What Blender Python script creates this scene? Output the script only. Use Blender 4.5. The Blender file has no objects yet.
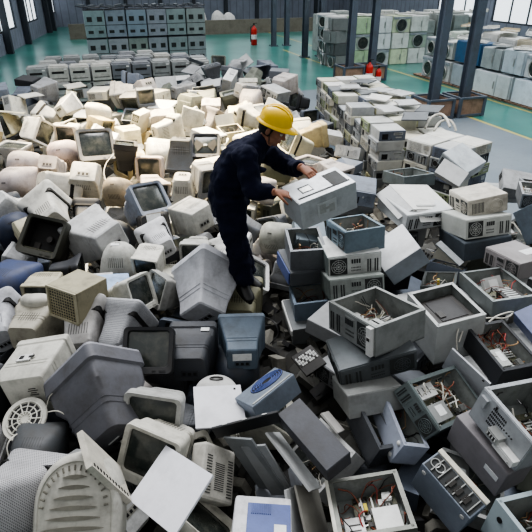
import bpy, bmesh, math, random
from mathutils import Vector, Matrix, Quaternion
from mathutils.noise import noise as pnoise

random.seed(7)
SC = bpy.context.scene
COL = SC.collection
PNP = {
 'c1': {'loc': [0.7954, 3.1458, 0.9848], 'q': [0.8668, -0.0466, -0.0606, -0.4927], 'd': [0.515, 0.455, 0.225]},
 'c2': {'loc': [0.7502, 2.9797, 0.8007], 'q': [0.7633, 0.1002, -0.0321, -0.6374], 'd': [0.322, 0.552, 0.182]},
 'c3': {'loc': [0.7042, 2.7881, 0.615], 'q': [0.7618, -0.0855, -0.1442, -0.6257], 'd': [0.359, 0.385, 0.169]},
 'c4': {'loc': [0.8726, 2.5764, 0.5432], 'q': [0.7511, -0.0877, 0.1627, -0.6338], 'd': [0.51, 0.192, 0.191]},
 'c5': {'loc': [1.1994, 2.704, 0.619], 'q': [0.8524, -0.0314, 0.2808, -0.4399], 'd': [0.358, 0.634, 0.142]},
 'c6': {'loc': [1.3496, 2.2395, 0.672], 'q': [0.8429, 0.0647, 0.0591, -0.5308], 'd': [0.423, 0.228, 0.245]},
 'c7': {'loc': [1.508, 2.2135, 0.9224], 'q': [0.8203, -0.0191, 0.0995, -0.5629], 'd': [0.399, 0.438, 0.235]},
 'c8': {'loc': [1.0255, 1.9704, 0.6163], 'q': [0.8695, 0.1318, 0.0778, -0.4695], 'd': [0.35, 0.149, 0.298]},
 'c10': {'loc': [1.3706, 1.7224, 0.6746], 'q': [0.8079, -0.0433, 0.0466, -0.5859], 'd': [0.229, 0.36, 0.251]},
 'c11': {'loc': [0.5745, 1.8495, 0.5977], 'q': [0.9943, -0.0577, -0.086, 0.0236], 'd': [0.401, 0.401, 0.179]},
 'c12': {'loc': [0.2775, 2.2001, 0.8027], 'q': [0.9458, 0.0922, -0.1075, 0.2921], 'd': [0.171, 0.462, 0.13]},
 'c13': {'loc': [0.7117, 2.539, 0.4903], 'q': [0.8034, 0.0022, 0.1472, -0.5769], 'd': [0.362, 0.159, 0.218]},
 'c14': {'loc': [0.8245, 4.413, 1.0606], 'q': [0.7978, -0.0338, -0.0641, -0.5986], 'd': [0.442, 0.381, 0.208]},
 'c15': {'loc': [0.7661, 4.3397, 0.8848], 'q': [0.7412, 0.0038, -0.0517, -0.6693], 'd': [0.484, 0.486, 0.198]},
 'c16': {'loc': [0.7745, 4.1167, 0.7127], 'q': [0.7371, -0.08, -0.1309, -0.6581], 'd': [0.428, 0.49, 0.186]},
 'c17': {'loc': [0.3725, 4.4909, 0.8607], 'q': [0.7386, 0.034, 0.0181, -0.673], 'd': [0.432, 0.337, 0.226]},
 'c19': {'loc': [0.3522, 4.4766, 0.6803], 'q': [0.7878, -0.0027, 0.018, -0.6156], 'd': [0.473, 0.375, 0.142]},
 'c20': {'loc': [0.4184, 4.1778, 0.4478], 'q': [0.7391, 0.0027, -0.054, -0.6714], 'd': [0.368, 0.349, 0.208]},
 'c21': {'loc': [0.377, 4.1115, 0.299], 'q': [0.7628, 0.0411, 0.0037, -0.6453], 'd': [0.465, 0.35, 0.179]},
 'held': {'loc': [0.3932, 3.6365, 1.7277], 'q': [0.8389, 0.1145, -0.0134, -0.5319], 'd': [0.285, 0.465, 0.222]},
 'c23': {'loc': [2.1854, 5.084, 1.119], 'q': [0.7517, 0.028, -0.0868, -0.6531], 'd': [0.425, 0.41, 0.179]},
 'c24': {'loc': [2.1448, 4.9344, 0.9327], 'q': [0.7798, -0.0543, -0.091, -0.617], 'd': [0.459, 0.499, 0.198]},
 'c25': {'loc': [2.1472, 4.883, 0.7536], 'q': [0.7627, -0.0082, -0.0807, -0.6417], 'd': [0.536, 0.497, 0.188]},
 'c27': {'loc': [1.2521, 4.4018, 0.8505], 'q': [0.9465, 0.0587, -0.3113, 0.0611], 'd': [0.383, 0.453, 0.201]},
 'c29': {'loc': [1.609, 5.345, 0.9074], 'q': [0.8218, 0.0104, 0.0408, -0.5682], 'd': [0.563, 0.546, 0.184]},
 'c30': {'loc': [1.8767, 6.6287, 0.8003], 'q': [0.8287, -0.0511, -0.0484, -0.5553], 'd': [0.47, 0.481, 0.151]},
 'c31': {'loc': [2.2925, 6.2559, 0.9814], 'q': [0.8394, 0.4291, 0.0529, -0.3293], 'd': [0.346, 0.21, 0.116]},
 'c32': {'loc': [2.6092, 6.8152, 0.9497], 'q': [0.884, 0.1608, 0.1612, -0.4083], 'd': [0.426, 0.426, 0.179]},
 'c34': {'loc': [2.3231, 4.2963, 0.8465], 'q': [0.8285, -0.0177, -0.0335, -0.5586], 'd': [0.427, 0.362, 0.16]},
 'c35': {'loc': [2.0166, 3.9146, 0.7503], 'q': [0.7502, -0.0077, -0.0622, -0.6582], 'd': [0.592, 0.407, 0.143]},
 'c36': {'loc': [1.4047, 3.4243, 0.7583], 'q': [0.7934, 0.0508, -0.0186, -0.6063], 'd': [0.455, 0.403, 0.378]},
 'c37': {'loc': [1.7317, 3.112, 0.7164], 'q': [0.8075, 0.0269, 0.0972, -0.5812], 'd': [0.454, 0.35, 0.162]},
 'c39': {'loc': [2.1302, 3.4088, 0.7634], 'q': [0.7653, 0.217, -0.0343, -0.605], 'd': [0.254, 0.219, 0.127]},
 'c40': {'loc': [2.8384, 5.0219, 0.8954], 'q': [0.3215, 0.7491, -0.1396, -0.5621], 'd': [0.381, 0.395, 0.171]},
 'c41': {'loc': [1.6436, 4.2669, 0.5919], 'q': [0.9767, -0.0667, -0.0842, -0.1856], 'd': [0.308, 0.366, 0.122]},
 'c42': {'loc': [0.0156, 2.625, 0.7368], 'q': [0.8842, 0.0053, -0.2025, -0.4208], 'd': [0.218, 0.364, 0.147]},
 'c18': {'loc': [0.4334, 4.7746, 0.8839], 'q': [0.9701, 0.205, 0.1185, 0.0533], 'd': [0.321, 0.28, 0.096]},
 'p1': {'loc': [-0.3061, 2.5555, 0.7136], 'q': [0.9947, 0.0427, 0.0491, 0.0799], 'd': [0.32, 0.345, 0.017]},
 'p2': {'loc': [-0.49, 1.7894, 0.8955], 'q': [0.9094, 0.1842, -0.178, -0.3276], 'd': [0.392, 0.321, 0.011]},
 'p3': {'loc': [-0.3133, 2.0985, 0.6144], 'q': [0.852, 0.2153, 0.4668, 0.0988], 'd': [0.292, 0.309, 0.104]},
 'p4': {'loc': [-0.0229, 1.7517, 0.5925], 'q': [0.9955, -0.089, 0.0279, -0.0169], 'd': [0.33, 0.357, 0.164]},
 'p5': {'loc': [-0.1146, 2.2845, 0.8173], 'q': [0.603, 0.7874, -0.0275, 0.1249], 'd': [0.406, 0.124, 0.028]},
 'p6': {'loc': [-0.0639, 2.1594, 0.6223], 'q': [0.649, 0.674, -0.3528, -0.0063], 'd': [0.228, 0.452, 0.016]},
 'p7': {'loc': [0.0141, 2.1203, 0.6155], 'q': [0.6851, 0.6737, -0.2731, 0.046], 'd': [0.164, 0.419, 0.013]},
 'p8': {'loc': [0.1647, 2.1532, 0.6746], 'q': [0.832, 0.018, 0.413, 0.37], 'd': [0.214, 0.408, 0.017]},
 'p10': {'loc': [0.1741, 1.9222, 0.4882], 'q': [0.7913, 0.2646, 0.4901, 0.2523], 'd': [0.216, 0.297, 0.014]},
 'p11': {'loc': [0.2689, 1.9432, 0.4868], 'q': [0.8621, 0.1571, 0.4389, 0.1987], 'd': [0.275, 0.285, 0.014]},
 'p12': {'loc': [1.4628, 2.9896, 0.5948], 'q': [0.5071, 0.7314, -0.2545, -0.3784], 'd': [0.351, 0.275, 0.013]},
 'p13': {'loc': [-0.8119, 1.8475, 0.9871], 'q': [0.8084, -0.1281, 0.539, 0.1988], 'd': [0.381, 0.247, 0.028]},
 'p14': {'loc': [1.6918, 5.4044, 1.0273], 'q': [0.9756, 0.0826, 0.0921, 0.1812], 'd': [0.53, 0.504, 0.024]},
 'p15': {'loc': [1.8257, 4.6299, 0.7395], 'q': [0.908, 0.247, -0.0159, 0.338], 'd': [0.077, 0.314, 0.031]},
 'board': {'loc': [0.3382, 3.2749, 0.4939], 'q': [0.9511, 0.1135, -0.131, 0.2558], 'd': [0.193, 0.221, 0.025]},
 'p16': {'loc': [-1.385, 3.9724, 0.7965], 'q': [0.9797, 0.0108, 0.079, 0.184], 'd': [0.381, 0.273, 0.028]},
 'p17': {'loc': [0.4451, 2.5437, 0.5817], 'q': [0.8236, 0.054, 0.3948, 0.4036], 'd': [0.185, 0.161, 0.006]}
}
FILL = [  # colour column: cream tones imitate sunlight mid-heap, darker greys the dim far end
(4,-1.372,8.708,0.617,-0.079,-0.002,0.963,-0.256,0.98,9,-9),
(1,1.08,8.262,0.34,0.514,0.641,0.433,0.372,0.85,2,4),
(2,-1.529,7.393,0.87,0.048,-0.07,-0.024,-0.996,0.95,1,7),
(1,-1.983,7.972,0.57,0.404,-0.08,0.147,-0.899,0.93,1,10),
(6,0.07,7.513,0.63,0.064,0.07,-0.597,-0.796,0.92,1,0),
(1,-3.58,7.319,0.84,-0.053,-0.019,0.692,-0.719,0.93,4,-5),
(0,-4.359,7.892,0.6,0.98,0.081,0.045,-0.177,0.91,0,2),
(1,-4.758,8.13,0.57,0.617,-0.484,-0.209,-0.584,0.95,0,0),
(9,-0.008,6.323,0.51,0.964,-0.036,-0.018,-0.264,0.96,10,8),
(11,0.351,7.043,0.78,0.237,-0.082,-0.09,0.964,0.85,1,-6),
(4,-0.348,9.093,0.631,0.777,-0.607,0.113,-0.119,0.8,0,9),
(9,-1.559,8.035,0.78,0.864,-0.015,-0.008,0.504,0.99,9,9),
(0,-4.079,8.496,0.57,0.029,0.959,-0.282,-0.022,0.8,3,5),
(1,-5.822,9.173,0.663,0.989,0.026,0.138,0.051,0.79,1,-8),
(3,-4.344,8.135,0.9,0.78,0.212,-0.477,0.345,0.79,2,-3),
(4,-4.564,8.747,0.563,0.997,-0.055,-0.005,0.052,0.92,3,-6),
(0,-3.762,9.048,0.66,0.109,0.111,-0.658,-0.737,0.82,1,-4),
(1,-5.113,9.058,0.565,0.99,-0.101,0.01,-0.093,0.81,0,1),
(4,0.372,6.174,0.69,0.087,0.815,0.165,-0.549,0.81,1,-5),
(0,-4.314,7.02,0.57,0.087,-0.002,0.005,0.996,0.99,0,-7),
(3,-3.965,6.947,0.87,0.339,0.581,0.614,-0.413,0.78,3,9),
(2,-0.114,6.088,0.84,0.543,-0.004,0.139,0.828,0.81,3,4),
(3,-5.512,8.213,0.66,0.088,0.136,0.94,0.302,0.92,1,-9),
(3,-3.82,8.636,0.891,0.811,-0.298,-0.129,0.487,0.85,1,8),
(1,-5.217,8.297,0.81,0.706,0.024,-0.706,0.05,0.95,9,0),
(3,-2.592,9.147,0.66,0.255,-0.531,-0.724,0.36,0.92,9,-9),
(11,-0.595,5.883,0.6,0.945,0.239,-0.2,-0.103,0.85,5,0),
(4,-2.778,8.793,0.903,-0.71,-0.387,0.471,-0.352,0.88,2,-2),
(0,-4.433,9.148,0.844,0.812,0.074,0.557,-0.158,0.95,0,-5),
(1,-3.153,5.798,0.63,0.077,-0.798,0.094,0.591,0.96,6,-9),
(4,-3.26,8.03,0.63,0.63,0.498,-0.534,0.265,0.91,1,-1),
(1,-3.975,6.132,0.6,0.211,0.718,-0.314,0.584,0.97,4,-4),
(3,-5.191,7.688,0.57,0.969,0.039,0.01,0.244,0.96,9,-1),
(2,-4.066,7.604,0.75,0.849,-0.491,0.09,-0.172,0.8,4,-8),
(3,-2.406,7.869,0.9,0.309,0.664,0.539,-0.416,0.98,9,9),
(7,-0.569,8.406,0.9,0.572,0.022,-0.042,0.819,0.85,0,-2),
(0,-4.941,8.983,0.895,0.715,-0.329,0.258,-0.561,0.87,0,-3),
(9,0.703,5.917,0.57,0.854,0.146,-0.021,-0.498,0.92,10,-8),
(0,0.553,6.645,0.84,0.278,-0.318,0.642,-0.64,0.9,3,-9),
(0,-4.717,6.83,0.6,0.175,0.169,-0.685,-0.687,0.95,7,4),
(1,-4.121,5.844,0.84,0.987,-0.055,0.018,-0.153,0.92,1,7),
(1,-1.93,9.183,0.635,0.654,0.013,0.023,-0.756,0.95,2,7),
(1,-5.777,8.734,0.6,0.621,-0.407,0.276,0.61,0.79,1,-2),
(3,-1.865,8.739,0.63,0.595,-0.128,0.793,0.005,0.95,2,10),
(3,-0.109,9.177,0.94,0.405,-0.717,-0.125,-0.554,0.84,1,3),
(1,-3.356,8.702,0.884,0.794,-0.014,-0.002,0.607,0.82,1,-2),
(1,-4.959,7.551,0.87,0.85,-0.08,0.04,-0.519,0.86,0,3),
(3,-4.486,6.317,0.57,0.282,-0.059,-0.004,0.958,0.84,9,-8),
(0,-4.729,7.099,0.9,0.394,0.072,-0.09,-0.912,0.78,9,8),
(3,-0.441,7.63,0.75,0.837,0.196,0.107,-0.5,0.84,0,10),
(0,-5.545,9.11,0.899,0.963,-0.168,-0.007,0.211,0.88,9,6),
(9,0.724,8.349,0.64,0.705,0.101,-0.184,-0.677,0.91,4,-1),
(9,-3.592,5.732,0.75,0.822,-0.27,-0.178,-0.468,0.99,4,3),
(4,-1.738,8.944,0.947,0.414,0.581,-0.468,0.521,0.97,3,-4),
(1,-1.972,7.58,0.69,0.922,-0.025,0.031,-0.386,0.97,2,-9),
(0,0.565,8.352,0.9,0.127,0.006,0.086,-0.988,0.97,1,-1),
(1,-0.897,9.227,0.906,0.455,-0.815,0.328,-0.145,0.8,3,-9),
(1,-0.773,7.962,0.66,0.731,-0.673,0.018,-0.115,1.0,1,3),
(0,-2.268,10.477,0.83,0.056,0.524,0.839,0.136,0.91,5,2),
(9,-0.105,11.85,0.83,0.915,-0.121,0.315,-0.221,0.93,5,-4),
(3,-0.707,11.486,0.77,0.002,-0.908,-0.416,0.041,0.96,3,7),
(9,-1.992,11.117,0.89,0.002,0.5,-0.28,0.819,0.99,10,-4),
(9,-2.964,10.241,0.682,0.283,-0.008,0.028,0.959,0.95,1,3),
(9,-3.247,11.462,0.86,0.677,-0.139,0.64,-0.337,0.85,6,7),
(4,-0.999,9.63,1.012,-0.672,-0.124,0.041,-0.729,0.83,3,10),
(0,-5.545,9.505,0.727,0.298,-0.657,-0.496,-0.483,0.88,6,5),
(11,-4.5,9.652,1.016,0.193,0.616,0.068,0.761,0.94,1,5),
(11,-0.684,11.887,1.04,0.544,0.022,-0.005,0.839,0.87,7,9),
(4,-2.46,9.869,0.74,0.051,-0.063,-0.891,0.447,0.82,8,-10),
(0,-0.604,9.844,0.817,-0.023,0.118,0.424,0.898,0.89,5,-7),
(2,-0.782,12.959,1.1,0.637,-0.047,-0.126,0.759,1.0,5,-3),
(2,-2.894,9.325,0.98,0.026,0.644,0.764,-0.023,0.98,1,-3),
(7,-2.038,9.273,0.917,0.36,-0.075,0.057,-0.928,0.88,4,8),
(0,0.746,11.736,0.34,0.627,0.047,0.018,-0.777,1.03,5,10),
(9,-4.109,11.035,0.74,0.161,-0.027,0.092,0.982,1.03,5,-9),
(3,-1.054,9.986,1.047,0.083,0.75,0.064,-0.653,0.92,10,-2),
(4,-0.296,12.652,0.83,0.859,0.09,0.104,0.494,0.99,10,-1),
(9,1.103,9.236,0.61,0.704,-0.071,0.061,-0.704,0.93,9,-10),
(10,-1.877,9.838,0.969,0.988,0.077,-0.008,-0.134,1.04,9,1),
(1,-0.414,9.432,0.999,0.141,0.664,0.682,0.273,0.88,0,9),
(4,0.566,10.928,0.37,0.015,0.811,0.116,-0.573,1.05,9,8),
(4,-4.093,10.02,0.748,0.651,0.737,0.13,0.127,0.96,10,-8),
(4,-5.866,9.968,0.771,0.165,0.26,-0.803,-0.51,0.93,1,-3),
(0,-1.136,11.861,0.83,0.194,0.322,0.674,0.637,0.82,7,-2),
(3,-1.695,11.056,1.01,-0.018,-0.875,0.484,-0.004,1.01,5,-3),
(3,-1.114,11.455,1.04,0.511,0.075,-0.033,-0.855,0.81,5,3),
(9,-4.183,9.334,0.743,0.234,-0.523,-0.513,0.639,0.86,4,8),
(10,-4.347,10.331,0.849,0.973,-0.15,-0.177,0.017,0.96,4,-9),
(1,-3.741,9.207,0.971,0.269,0.689,0.51,-0.44,0.9,4,-5),
(1,-0.744,10.848,0.8,0.097,0.1,0.73,0.669,0.9,5,-7),
(4,-3.41,10.04,0.687,0.981,-0.016,-0.004,0.195,0.94,7,0),
(0,-0.701,10.557,0.92,0.606,-0.481,0.417,-0.477,0.85,10,0),
(0,-4.938,10.152,0.884,0.951,0.031,-0.006,0.309,0.83,7,4),
(4,-6.018,9.118,0.964,0.018,-0.769,0.624,-0.138,0.99,1,-7),
(3,-4.637,10.383,1.033,0.08,-0.023,0.019,0.996,1.02,8,-6),
(0,-3.198,10.799,0.86,0.679,0.092,0.16,0.711,0.97,6,-4),
(0,0.079,12.964,0.77,0.067,-0.414,0.894,-0.161,1.03,4,-4),
(11,-1.279,10.429,1.089,0.596,-0.042,0.067,0.799,0.93,9,-9),
(2,-5.879,10.572,0.77,0.089,0.108,0.725,0.674,0.82,6,-6),
(5,-0.284,13.07,1.04,0.803,0.192,-0.114,-0.552,0.85,6,-3),
(7,0.735,12.266,0.28,0.872,0.111,-0.021,-0.477,0.97,6,-2),
(3,0.096,11.189,1.04,0.948,-0.012,-0.049,0.314,0.92,7,-3),
(11,-3.195,10.503,1.1,0.014,-0.02,-0.032,0.999,0.93,1,-9),
(3,-6.357,10.13,0.673,0.845,-0.07,-0.091,0.522,0.83,10,-6),
(4,-1.282,9.028,0.925,-0.179,-0.455,0.3,-0.819,0.87,9,4),
(0,-0.355,11.035,1.04,0.504,-0.863,-0.021,0.01,0.91,1,9),
(9,-2.103,10.361,1.093,0.41,0.021,-0.017,-0.912,0.91,1,-6),
(2,-0.31,9.898,1.041,0.197,-0.048,-0.155,0.967,0.93,3,-10),
(11,-2.102,11.484,1.04,0.477,0.449,-0.322,0.684,0.95,4,10),
(2,-5.498,10.595,0.98,0.547,-0.625,0.449,-0.328,0.95,5,8),
(0,-0.255,12.278,1.1,0.214,0.404,0.782,0.424,0.85,10,0),
(4,-2.397,10.867,1.1,0.237,0.891,0.37,0.115,1.0,3,0),
(9,-3.79,10.972,0.98,0.993,-0.091,-0.073,-0.013,0.9,4,-7),
(9,-3.41,9.571,0.642,0.613,0.137,-0.039,-0.777,0.85,9,1),
(7,-3.815,10.402,0.881,0.117,-0.488,-0.287,0.816,0.99,0,-3),
(11,-1.505,11.645,1.1,0.951,-0.179,-0.248,-0.036,1.01,5,-7),
(4,-1.375,9.774,1.03,0.396,0.3,-0.603,-0.624,1.01,10,2),
(10,-1.108,12.5,0.98,0.367,0.129,0.053,0.92,0.9,5,-8),
(3,0.355,12.157,0.43,0.567,-0.502,-0.414,0.505,0.91,6,3),
(0,-0.789,12.272,1.1,0.644,-0.736,0.189,-0.084,0.93,6,-7),
(9,1.046,10.102,0.55,0.954,0.018,-0.054,0.295,0.85,6,8),
(4,-6.326,9.661,0.654,0.564,0.004,0.01,0.826,0.82,7,3),
(2,-5.343,10.149,0.705,0.848,-0.07,0.057,-0.522,0.84,7,-1),
(9,0.147,9.617,0.949,0.803,0.243,-0.498,0.218,0.91,9,6),
(0,-2.718,10.499,1.097,0.594,-0.271,-0.347,-0.673,0.99,5,-2),
(0,0.096,10.575,0.83,0.345,-0.339,-0.579,0.656,1.02,6,1),
(3,0.062,13.302,1.07,0.246,0.634,0.197,-0.706,1.07,8,6),
(10,-1.417,13.543,1.04,0.975,-0.009,0.005,-0.221,1.05,9,7),
(9,-1.925,13.82,0.74,0.737,-0.047,0.086,0.668,1.05,8,-2),
(4,-4.888,9.986,1.191,0.25,0.004,0.047,-0.967,0.89,8,4),
(1,-0.224,8.843,1.03,0.478,-0.051,0.091,-0.872,0.91,1,-3),
(12,-3.313,9.83,0.875,0.769,-0.008,0.085,-0.634,0.96,9,0),
(12,-1.248,10.73,1.16,0.978,-0.17,-0.064,0.105,0.99,9,0),
(12,-4.296,9.928,1.186,0.379,-0.005,0.011,-0.925,0.85,1,9),
(12,-4.335,9.1,1.075,0.164,-0.063,-0.093,-0.98,1.0,0,9),
(1,0.677,13.089,0.49,0.063,0.672,-0.582,0.454,0.84,5,-8),
(3,-1.148,11.902,1.22,0.682,-0.709,-0.176,0.032,0.92,6,-4),
(3,0.826,6.338,0.96,0.044,0.334,-0.931,-0.139,0.87,3,5),
(12,-0.661,8.856,0.903,0.324,-0.232,0.492,-0.774,0.94,1,-7),
(10,-0.854,7.796,1.02,0.955,-0.031,0.1,-0.279,0.94,9,3),
(12,-0.16,13.05,1.22,0.417,0.039,-0.06,-0.906,0.96,8,-7),
(10,-4.499,7.685,0.84,0.069,0.127,-0.048,0.988,0.91,0,8),
(2,-4.563,8.584,0.909,0.431,-0.033,-0.015,0.902,0.96,9,2),
(0,-2.499,10.089,1.083,0.036,0.034,0.98,0.19,0.83,6,-3),
(10,-4.713,10.904,1.25,0.995,0.045,0.053,-0.073,0.87,7,-5),
(2,-0.208,7.148,1.05,0.34,-0.022,-0.147,-0.929,0.85,1,-6),
(4,-4.311,7.038,0.96,0.192,0.981,-0.029,0.026,0.81,0,-4),
(12,-3.728,10.664,1.22,0.475,0.007,-0.043,0.879,0.85,1,-8),
(9,0.159,10.188,1.165,0.941,0.014,0.127,-0.313,0.97,4,-3),
(12,-0.775,6.64,1.02,0.714,-0.094,-0.037,0.693,0.88,1,2),
(3,-5.446,7.804,0.84,0.735,-0.524,-0.25,0.35,0.8,2,-10),
(4,0.365,10.864,1.19,0.344,-0.014,-0.057,0.937,1.0,3,-7),
(9,-0.751,11.256,1.13,0.375,0.464,-0.4,-0.696,0.99,9,-5),
(1,0.454,7.264,1.05,0.812,-0.162,0.126,-0.546,0.94,0,3),
(12,-0.219,7.876,0.99,0.544,0.018,-0.087,0.834,0.95,9,3),
(1,-1.528,8.052,1.05,0.292,0.589,-0.319,0.682,0.96,1,0),
(4,-3.462,7.953,1.05,0.402,-0.44,0.776,0.209,0.94,9,-10),
(3,-4.258,10.424,1.155,0.181,0.732,-0.206,0.623,0.98,5,-2),
(12,-0.551,13.804,1.19,0.509,0.035,-0.357,0.783,0.91,4,-1),
(12,-1.126,11.182,1.16,0.003,-0.096,-0.094,0.991,0.96,4,-5),
(4,-0.399,10.332,1.17,0.464,0.076,0.103,0.876,0.84,5,-8),
(1,0.836,10.851,0.58,0.983,0.011,-0.017,0.182,0.83,8,7),
(9,-5.628,8.526,0.96,0.983,-0.007,-0.016,-0.184,1.0,0,-1),
(12,-2.013,13.419,0.89,0.197,-0.006,0.039,-0.98,1.0,9,4),
(12,-1.703,13.68,1.22,0.967,-0.177,0.162,0.086,0.85,6,-4),
(3,-0.719,6.179,0.99,0.952,0.064,0.058,0.292,0.98,5,-5),
(10,-2.084,8.764,0.989,0.502,0.351,-0.469,-0.636,0.91,1,5),
(9,0.146,6.387,1.02,0.538,-0.337,0.391,0.667,0.85,10,-10),
(0,0.7,7.938,0.99,0.663,-0.089,-0.017,0.743,0.93,2,-3),
(1,-2.683,11.222,1.22,0.541,-0.134,-0.188,-0.808,0.86,8,-3),
(5,-5.354,10.143,1.131,0.092,0.994,0.061,0.006,0.96,6,1),
(12,-4.871,7.977,0.96,0.607,-0.249,0.151,0.74,0.92,0,8),
(4,-5.275,9.487,1.12,-0.086,0.009,0.125,-0.988,0.91,0,-4),
(10,0.287,11.8,1.25,0.746,0.016,0.014,0.665,0.99,6,-7),
(1,-2.966,7.987,1.02,0.724,0.006,-0.686,-0.068,0.87,1,-3),
(4,-1.2,8.711,1.066,0.023,-0.65,-0.743,0.157,0.89,1,-3),
(1,-4.412,6.558,0.87,0.035,-0.399,-0.916,0.038,0.91,8,-4),
(4,-2.166,8.301,0.87,0.26,0.003,-0.055,-0.964,0.9,0,-7),
(4,-2.189,9.847,1.191,0.987,0.019,-0.015,0.157,0.83,8,-10),
(1,-1.135,13.92,1.16,0.994,-0.046,0.005,-0.103,0.88,10,0),
(10,-4.784,6.642,0.99,0.694,0.508,0.273,0.43,0.92,6,0),
(1,0.754,11.76,0.67,0.829,-0.133,0.018,-0.543,0.9,7,6),
(0,-1.851,6.745,1.05,0.452,-0.421,-0.487,0.618,0.81,7,-5),
(12,-0.666,13.645,1.25,0.994,-0.004,-0.017,-0.111,0.85,5,3),
(3,-3.423,9.22,1.125,-0.056,0.949,-0.189,0.245,0.84,9,4),
(4,-3.822,6.194,0.99,-0.066,-0.415,-0.874,-0.243,0.84,1,-2),
(12,-1.648,12.375,1.25,0.45,0.126,0.104,-0.878,0.85,5,-10),
(7,1.265,7.908,0.39,0.745,-0.009,0.052,0.665,0.93,8,5),
(9,3.45,5.377,0.35,0.395,0.009,0.011,0.919,0.94,6,-10),
(7,3.029,5.42,0.62,0.023,0.451,0.455,-0.768,0.95,5,2),
(11,3.23,5.604,0.62,0.671,-0.353,0.625,0.184,0.97,6,5),
(8,3.112,4.243,0.35,0.986,0.055,0.002,-0.159,0.9,6,5),
(9,1.349,8.299,0.6,0.18,0.055,0.197,0.962,0.95,4,-10),
(9,3.176,4.04,0.59,0.393,-0.092,0.039,0.914,0.97,6,-8),
(7,1.023,5.777,0.83,0.708,-0.025,-0.049,0.704,0.95,5,1),
(9,3.196,6.696,0.56,0.683,-0.065,-0.04,-0.726,0.94,4,6),
(11,3.231,6.448,0.77,0.761,0.19,-0.121,0.608,0.9,5,10),
(8,3.215,5.861,0.92,0.804,-0.036,0.092,0.587,0.98,5,-9),
(7,3.004,5.46,1.01,0.989,0.013,-0.01,-0.144,0.92,5,-10),
(10,1.201,7.638,0.6,0.896,0.003,0.003,0.444,0.91,8,8),
(11,1.03,5.57,1.04,0.994,0.029,0.047,-0.094,0.95,8,10),
(12,3.471,5.12,0.59,0.39,-0.1,-0.06,0.913,0.94,4,4),
(12,1.103,5.039,0.74,0.992,-0.102,-0.037,0.072,0.96,4,3),
(1,-0.44,1.818,0.38,-0.312,-0.126,0.493,-0.803,0.89,1,10),
(0,-2.315,2.977,0.7,0.383,0.573,-0.606,0.397,0.8,9,-6),
(2,-1.905,2.568,0.7,0.004,0.042,0.123,-0.992,0.94,7,-1),
(7,-2.067,4.752,0.38,0.607,0.142,-0.012,0.782,0.9,1,5),
(2,-1.723,5.463,0.54,0.537,0.834,-0.116,-0.056,0.85,6,-2),
(1,-2.074,5.556,0.7,-0.008,0.666,0.1,-0.739,0.8,7,-2),
(1,-2.588,3.842,0.62,0.859,-0.098,0.073,-0.496,0.65,3,2),
(0,-1.89,5.971,0.46,0.228,0.059,0.02,0.972,0.92,5,9),
(4,-1.779,2.243,0.7,0.471,0.455,0.523,0.546,0.81,9,0),
(4,-0.896,2.262,0.42,0.328,-0.239,0.509,-0.759,0.82,5,1),
(1,-2.92,4.816,0.7,-0.572,-0.163,0.65,0.473,0.64,6,-4),
(1,0.08,2.181,0.3,0.404,0.557,-0.509,0.517,0.69,6,9),
(4,-1.003,2.936,0.34,0.629,0.662,0.306,0.269,0.87,3,-2),
(0,-3.13,5.126,0.7,0.99,0.095,-0.006,0.104,0.83,4,0),
(0,-3.356,5.526,0.42,0.393,0.367,-0.575,-0.617,0.9,5,10),
(0,0.078,1.662,0.3,0.708,-0.58,0.28,-0.289,0.72,9,-6),
(4,0.006,1.27,0.7,0.345,0.065,-0.141,-0.926,0.85,1,-2),
(0,-1.27,5.711,0.5,0.037,0.854,-0.517,-0.045,0.65,1,-1),
(2,-0.591,6.051,0.3,0.688,0.159,0.695,-0.133,0.7,7,3),
(2,-1.267,1.509,0.5,0.522,-0.153,0.837,0.064,0.82,5,9),
(1,0.11,5.462,0.66,0.537,-0.211,-0.802,-0.156,0.7,6,-3),
(0,-3.906,5.49,0.46,0.183,0.015,-0.045,-0.982,0.86,1,-3),
(3,-2.601,4.046,0.38,0.384,-0.422,0.657,-0.492,0.66,4,-7),
(0,-0.231,4.558,0.46,-0.405,0.579,-0.68,0.195,0.92,9,-4),
(4,-2.403,5.063,0.34,0.631,-0.378,-0.545,-0.403,0.89,8,8),
(2,-1.063,5.369,0.42,0.304,0.353,-0.625,-0.627,0.67,8,0),
(0,-3.12,3.941,0.7,0.325,0.087,0.028,0.942,0.89,4,6),
(0,-0.045,5.495,0.34,0.373,0.219,-0.547,-0.717,0.64,5,5),
(7,-0.792,5.132,0.54,0.871,-0.311,0.127,0.359,0.85,10,-1),
(3,-0.524,2.092,0.3,0.273,0.363,0.688,0.566,0.66,6,10),
(3,-2.472,4.654,0.62,0.714,-0.108,0.141,-0.677,0.68,5,4),
(2,-0.353,3.59,0.38,0.751,0.658,0.05,0.017,0.83,8,10),
(3,-2.194,3.362,0.34,0.407,-0.364,0.557,-0.626,0.88,6,-2),
(0,-0.064,2.748,0.34,0.638,-0.288,-0.296,0.65,0.94,1,-7),
(6,-0.505,2.365,0.38,0.096,-0.3,0.79,-0.526,0.7,1,10),
(1,-2.605,6.094,0.5,0.051,0.613,0.759,0.211,0.66,6,-10),
(6,-1.92,4.39,0.66,0.651,-0.007,0.013,0.759,0.69,7,5),
(3,-2.9,5.262,0.42,0.97,0.02,0.017,-0.241,0.69,8,-5),
(2,-0.942,4.499,0.5,0.965,0.075,-0.013,-0.251,0.88,1,3),
(3,-1.543,4.044,0.58,0.525,-0.543,0.446,-0.481,0.81,9,-2),
(4,-2.69,3.214,0.7,0.733,-0.226,0.578,0.28,0.79,7,10),
(3,-0.672,1.416,0.7,0.965,0.165,-0.089,-0.183,0.8,8,0),
(6,-0.789,3.369,0.34,0.515,0.495,-0.552,0.431,0.92,6,-4),
(2,-2.788,4.289,0.7,0.396,0.359,0.576,0.618,0.65,4,-2),
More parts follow.
